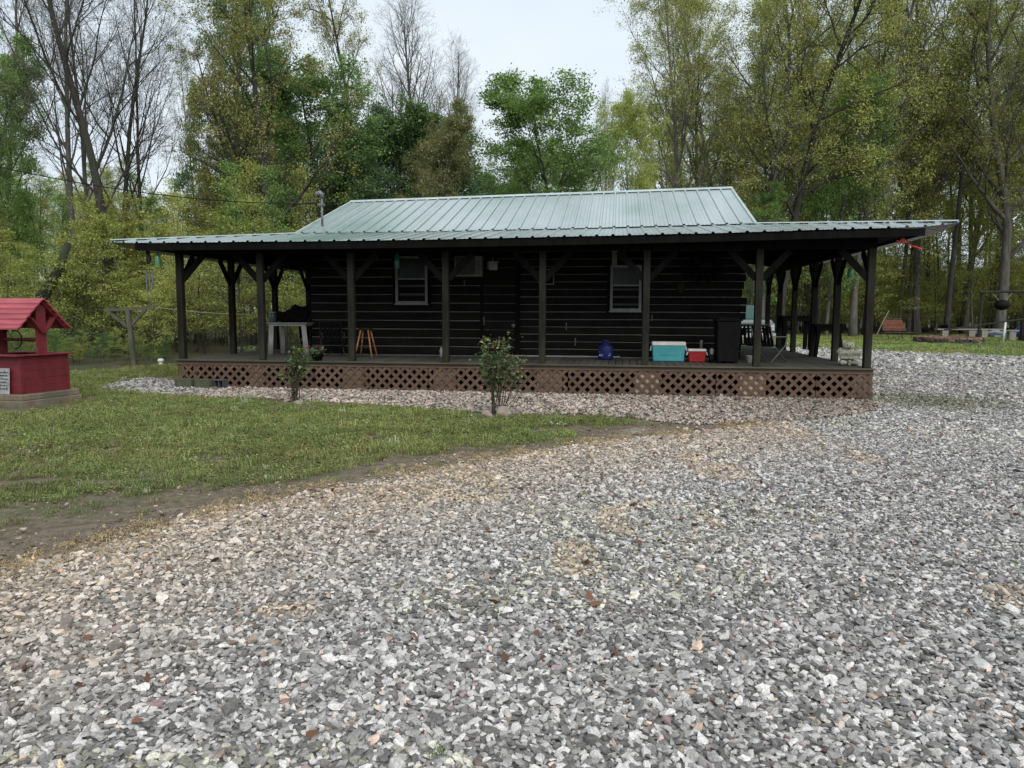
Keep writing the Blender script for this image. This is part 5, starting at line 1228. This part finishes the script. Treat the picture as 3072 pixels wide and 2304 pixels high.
for s in (-1,1):
    for i in range(nb):
        t0, t1 = i/nb, (i+1.28)/nb; t1 = min(t1, 1.02)
        y0, z0 = yc+s*hwid*t0, za-(za-ze)*t0; y1, z1 = yc+s*hwid*t1, za-(za-ze)*t1; lift = .034
        jx = random.Random(i+s*10).uniform(-.012,.012)
        vs = [(x,y,z_) for x in (x0r+jx,x1r+jx) for (y,z_) in ((y0,z0-.006),(y1,z1+lift-.014),(y1,z1+lift+.010),(y0,z0+.012))]
        MB().add(vs, [(0,1,2,3),(7,6,5,4),(0,4,5,1),(1,5,6,2),(2,6,7,3),(3,7,4,0)]).obj('roof_board', 'red_roof', W_)
    MB().beam((x0r+.02,yc+s*.26,za-.30),(x1r-.03,yc+s*.26,za-.30),.04,.06).obj('purlin', 'red_paint_dark', W_)
MB().tube([(-bw+.05,yc,1.12),(-.06,yc,1.12)], .03, 10).obj('axle', 'red_paint_dark', W_)
MB().tube([(-.62+.16*math.cos(a),yc-.02,1.12+.16*math.sin(a)) for a in np.linspace(-1.6,1.9,14)], .012, 6).obj('crank_handle', 'dark_iron', W_)
sp = G(10, 1200); t = thing('stone_sign', 'grey slate plaque with carved lines leaning on the red well', 'sign', tuple(W_.matrix_basis @ Vector((-.36,-.06,.216))), -.283)
M = Matrix.Rotation(-.07,4,'X'); b = MB(); b.box(-.20,.19,-.025,.0,0,.44,M); b.obj('slab', 'slate_sign', t, bevel=.008)
b = MB(); rg = random.Random(2)
for r_i in range(6):
    x_ = -.16
    while x_ < .14:
        w2 = rg.uniform(.012,.05); b.box(x_,x_+w2,-.030,-.0245,.36-r_i*.055,.36-r_i*.055+rg.uniform(.012,.026),M); x_ += w2+rg.uniform(.008,.02)
b.obj('carved_lines', 'dark_mark', t)['kind'] = 'stuff'
# left yard ---------------------------------------------------------
p = G(404, 1099); dY = p[1]; Hc = HT(941, dY)
t = thing('clothesline_post', 'grey green T shaped clothesline post at the edge of the left wood', 'clothesline post', (p[0], p[1], 0), 0)
mpp = dY/FPX
MB().beam((0.13*0,0,0),(-.12,0,Hc),.12,.12).obj('post', 'old_wood', t)
MB().beam((-.83,0,Hc-.03),(.66,0,Hc+.05),.10,.09).obj('crossbar', 'old_wood', t)
MB().beam((-.12,0,Hc-.55),(-.72,-.02,Hc-.06),.06,.08).obj('brace', 'old_wood', t); MB().beam((-.12,0,Hc-.55),(.42,-.02,Hc-.0),.06,.08).obj('brace', 'old_wood', t)
q = AY(775, 944, dY+.5); b = MB(); pts = [tuple(np.array([p[0]+.55,p[1],Hc+.08])*(1-s)+q*s+np.array([0,0,-.06*4*s*(1-s)])) for s in np.linspace(0,1,9)]; b.tube(pts, .016, 5); tag(b.obj('clothesline', 'rope'), 'pale clothesline stretched right from the T shaped post', 'line')
p = G(483, 1098); t = thing('vent_pipe', 'short white capped pipe in the lawn left of the porch', 'pipe', (p[0],p[1],0))
MB().lathe([(.06,0),(.06,.13)], (0,0,0), 14).obj('pipe', 'white_plastic', t, smooth=True); MB().lathe([(.085,.13),(.09,.15),(.085,.20),(.05,.225)], (0,0,0), 14).obj('cap', 'white_plastic', t, smooth=True)
p = G(742, 1063); t = thing('planter_trough', 'mossy trough planter with round stones beyond the left porch', 'planter', (p[0],p[1],0), -.1)
MB().box(-.42,.42,-.14,.14,0,.16).obj('trough', 'old_wood', t, bevel=.01)
for i, x_ in enumerate((-.3,-.12,.07,.27)):
    link('stone', rockmesh(20+i,.10,.09,.12), t, (x_,0,.19))
g = np.random.default_rng(2); C = g.normal(0,1,(150,3))*np.array([.26,.07,.05])+np.array([0,0,.24]); link('plants', leafmesh('plants', C, .04, 'leaf_green', 2), t)
p1, p2 = AY(118, 905, 27), AY(205, 728, 27)
b = MB(); b.tube([(p1[0]-.2,27,0),tuple(p1),tuple((p1+p2)/2+np.array([.15,0,0])),tuple(p2)], [.28,.24,.17,.11], 9); dt = thing('dead_tree', 'dark dead trunk leaning right behind the wishing well', 'dead tree'); b.obj('trunk', 'bark_dark', dt, smooth=True)
for i, (px, y0, y1) in enumerate(((575,1065,1010),(600,1070,1025))):
    a, c_ = AY(px,y0,30), AY(px+30,y1,30); pts = [tuple(a+(c_-a)*s+np.array([.12*math.sin(6*s+i),0,0])) for s in np.linspace(0,1,6)]
    b = MB(); b.tube(pts, [.06,.05,.05,.04,.03,.02], 6); tag(b.obj('dead_branch', 'bark_dark'), ['dark twisted dead branch rising from the brush left of the second side post','second dead branch, lower and right of the twisted one'][i], 'branch')
# right yard --------------------------------------------------------
p = G(2694, 1021); dY = p[1]; t = thing('garden_bench', 'red brown slatted garden bench on the far lawn', 'bench', (p[0],p[1],0), -.12); k = dY/FPX
for i in range(5): MB().box(-.85,.62-i*.06,.36+i*.025,.385+i*.025,.62+i*.145,.75+i*.145).obj('back_slat', 'bench_wood', t)
for i in range(4): MB().box(-.92,.92,-.18+i*.13,-.07+i*.13,.50,.53).obj('seat_slat', 'old_wood', t)
MB().tube([(-.95,.5,1.42),(.35,.5,1.40)], .025, 6).obj('top_rail', 'old_wood', t)
for x_ in (-.62,.05,.25,.80): MB().tube([(x_-.12,.1,.5),(x_,.0,.30),(x_-.02,-.05,0)], .022, 6).obj('leg', 'dark_iron', t, smooth=True)
a, c_ = AY(2630,1005,dY-.3), AY(2667,932,dY-.3); b = MB(); b.tube([tuple(a),tuple((a+c_)/2+np.array([-.02,0,.03])),tuple(c_)], .035, 6); tag(b.obj('leaning_pole', 'rope'), 'thin pale pole leaning at the left end of the garden bench', 'pole')
# fire pit
p = G(2872, 1030); fc = (p[0], p[1]+.9); t = thing('fire_pit', 'round fire pit ring of stacked red and dark bricks on the lawn', 'fire pit', (fc[0],fc[1],0))
rg = random.Random(6); brick = MB().box(-.19,.19,-.10,.10,0,.115).mesh('brick', 'brick_red', bevel=.012)
for c_ in range(3):
    n = 30
    for i in range(n):
        a = 6.283*(i+.5*c_)/n+rg.uniform(-.02,.02); r_ = 1.78+rg.uniform(-.03,.03)
        o = link('brick', brick, t, (r_*math.cos(a), r_*.95*math.sin(a), c_*.118+rg.uniform(0,.004)), (0,rg.uniform(-.03,.03),a+math.pi/2+rg.uniform(-.06,.06)))
        o.scale = (rg.uniform(.85,1.05),1,1)
        if (c_ < 2 and math.sin(a) < .1 and rg.random() < .75) or rg.random() < .15: o.material_slots[0].link = 'OBJECT'; o.material_slots[0].material = MATS['brick_dark']  # darker brick colour, mostly in the lower courses of the near side
MB().lathe([(1.62,0),(1.5,.05),(.6,.09),(.01,.1)], (0,0,0), 24).obj('ash_bed', 'dark_iron', t)
def sbench(label, px0, px1, py, top, legs):
    a, c_ = G(px0, py), G(px1, py); Y = a[1]; t = thing('stone_bench', label, 'bench', ((a[0]+c_[0])/2, Y, 0), 0, 'low benches round the fire pit'); L_ = (c_[0]-a[0])/2; zt_ = HT(top, Y)
    MB().box(-L_,L_,-.2,.2,zt_-.10,zt_).obj('slab', 'bench_stone', t, bevel=.012)
    for f in legs: MB().box(-L_+2*L_*f-.22,-L_+2*L_*f+.22,-.16,.16,0,zt_-.103).obj('leg', 'bench_stone', t, bevel=.01)
sbench('long low stone bench behind the fire pit, left one', 2806, 2925, 1015, 989, (.2,.82))
sbench('low stone bench behind the fire pit, middle one under the dark pole', 2932, 3000, 1012, 989, (.25,.75))
sbench('low stone bench right of the fire pit at the photo edge', 3004, 3110, 1021, 992, (.25,.85))
p = AY(2833, 988, G(2806,1015)[1]); t = thing('cooking_pot', 'black pot standing on the left stone bench', 'pot', (p[0],p[1],HT(989,p[1])))
MB().lathe([(.20,0),(.24,.04),(.24,.25),(.26,.26)], (0,0,0), 16).obj('body', 'black_plastic', t, smooth=True)
a, c_ = AY(2832, 990, 46), AY(3130, 949, 46); b = MB(); b.tube([tuple(a),tuple(c_)], .05, 7); b.tube([tuple(c_),(c_[0],c_[1],0)], .05, 7); tag(b.obj('long_pole', 'dark_iron'), 'long dark pole slanting up to the right over the stone benches', 'pole')
a, c_ = AY(3010, 1004, 43.5), AY(3017, 967, 43.5); b = MB(); b.tube([(a[0],a[1],.0),tuple(c_)], .055, 10); tag(b.obj('white_post', 'white_plastic', smooth=True), 'white plastic pipe post standing right of the fire pit', 'post')
for nm, lab, x0, x1, Y, z1, m in (('tarp_cover','grey blue tarp covered pile behind the fire pit benches',2920,3036,56,.55,'grey_tarp'),('tarp_cover','bright blue tarp covered pile at the right edge',3046,3140,54,.85,'blue_tarp')):
    a, c_ = AY(x0,1000,Y)[0], AY(x1,1000,Y)[0]; me = lumps(int(Y), 7, (c_-a)/2*.9, .8, z1/1.9, 1); me.materials.append(MATS[m]); o = link(nm, me, None, ((a+c_)/2, Y, 0)); tag(o, lab, 'tarp', 'tarp covered piles')
a = AY(3044,960,58)[0]; t = thing('utility_trailer', 'dark railed utility trailer at the right edge of the far lawn', 'trailer', (a+2.0, 58, 0))
MB().box(-2,2,-.9,.9,.55,.65).obj('bed', 'dark_iron', t); b = MB()
for z_ in (.85,1.05,1.22): MB().box(-2,2,-.92,-.88,z_,z_+.05).obj('rail', 'grey_metal', t)
for x_ in (-2,-1,0,1,1.95): MB().box(x_,x_+.05,-.95,-.92,.6,1.28).obj('rail_post', 'dark_iron', t)
for x_ in (-.5,.5): MB().tube([(x_,-1.0,.32),(x_,-.8,.32)], .32, 16).obj('wheel', 'rubber', t)
sY = 50; zb_ = HT(876, sY); a, c_ = AY(2938,877,sY), AY(3200,870,sY)
t = thing('swing_frame', 'long dark overhead beam of a swing at the right wood edge', 'swing frame', (0,0,0))
MB().tube([tuple(a),tuple(c_)], .09, 8).obj('beam', 'bark_dark', t)
for px in (2950, 3180): q = AY(px, 876, sY); MB().tube([(q[0],q[1]+.2,0),(q[0],q[1]+.1,zb_)], .10, 8).obj('post', 'bark_dark', t)
q0, q1, q2 = AY(2976,880,sY), AY(3037,878,sY), AY(3006,915,sY)
t = thing('bucket_swing', 'black bucket swing hanging on pale ropes from the dark beam', 'swing', tuple(q2))
b = MB(); b.ell((0,0,0),(.50,.4,.36),18,10); b.obj('seat', 'black_plastic', t, smooth=True)
for q in (q0, q1): d_ = q-q2; MB().tube([(d_[0]*.3,0,.3),(d_[0],0,d_[2])], .035, 5).obj('rope', 'rope', t)
# green pickup behind the right porch
tY = 34; p = TP(2243, tY); t = thing('pickup_truck', 'dark green pickup with chrome grille parked behind the right porch', 'pickup', (p[0], p[1], 0), -.06)
b = MB(); b.box(-1.0,1.0,-.55,4.6,.62,1.25); b.obj('body', 'truck_green', t, bevel=.07)
b = MB(); b.add([(-.95,-.5,1.251),(.95,-.5,1.251),(.95,.95,1.251),(-.95,.95,1.251),(-.86,-.42,1.40),(.86,-.42,1.40),(.90,.95,1.47),(-.90,.95,1.47)], [(4,5,6,7),(0,1,5,4),(1,2,6,5),(2,3,7,6),(3,0,4,7)]); b.obj('bonnet', 'truck_green', t, bevel=.03)
b = MB(); b.add([(-.92,.96,1.252),(.92,.96,1.252),(.92,2.9,1.252),(-.92,2.9,1.252),(-.74,1.55,2.08),(.74,1.55,2.08),(.74,2.7,2.08),(-.74,2.7,2.08)], [(4,5,6,7),(0,1,5,4),(1,2,6,5),(2,3,7,6),(3,0,4,7)]); b.obj('cab', 'truck_green', t, bevel=.04)
b = MB(); b.add([(-.80,.985,1.36),(.80,.985,1.36),(.68,1.475,2.02),(-.68,1.475,2.02),(-.80,.965,1.36),(.80,.965,1.36),(.68,1.455,2.02),(-.68,1.455,2.02)], [(3,2,1,0),(4,5,6,7)]); b.obj('windscreen', 'wind_glass', t)
b = MB(); b.box(-.62,.62,-.585,-.555,.86,1.20); gr = b.obj('grille', 'black_plastic', t)
for z_ in (1.17,1.03,.90): MB().box(-.95,.95,-.615,-.587,z_,z_+.045).obj('chrome_bar', 'chrome', gr)
for s in (-1,1): MB().box(s*.8-.15,s*.8+.15,-.583,-.552,.93,1.15).obj('headlight', 'white_plastic', t, bevel=.02)
MB().box(-1.0,1.0,-.75,-.60,.58,.78).obj('bumper', 'chrome', t, bevel=.03)
for s in (-1,1):
    MB().box(s*1.12-.1,s*1.12+.1,1.15,1.25,1.42,1.62).obj('mirror', 'black_plastic', t)
    for y_ in (.25,3.4):
        wh = MB().tube([(s*.80,y_,.40),(s*1.02,y_,.40)], .40, 20).obj('wheel', 'rubber', t); MB().tube([(s*1.021,y_,.40),(s*1.03,y_,.40)], .22, 14).obj('rim', 'chrome', wh)
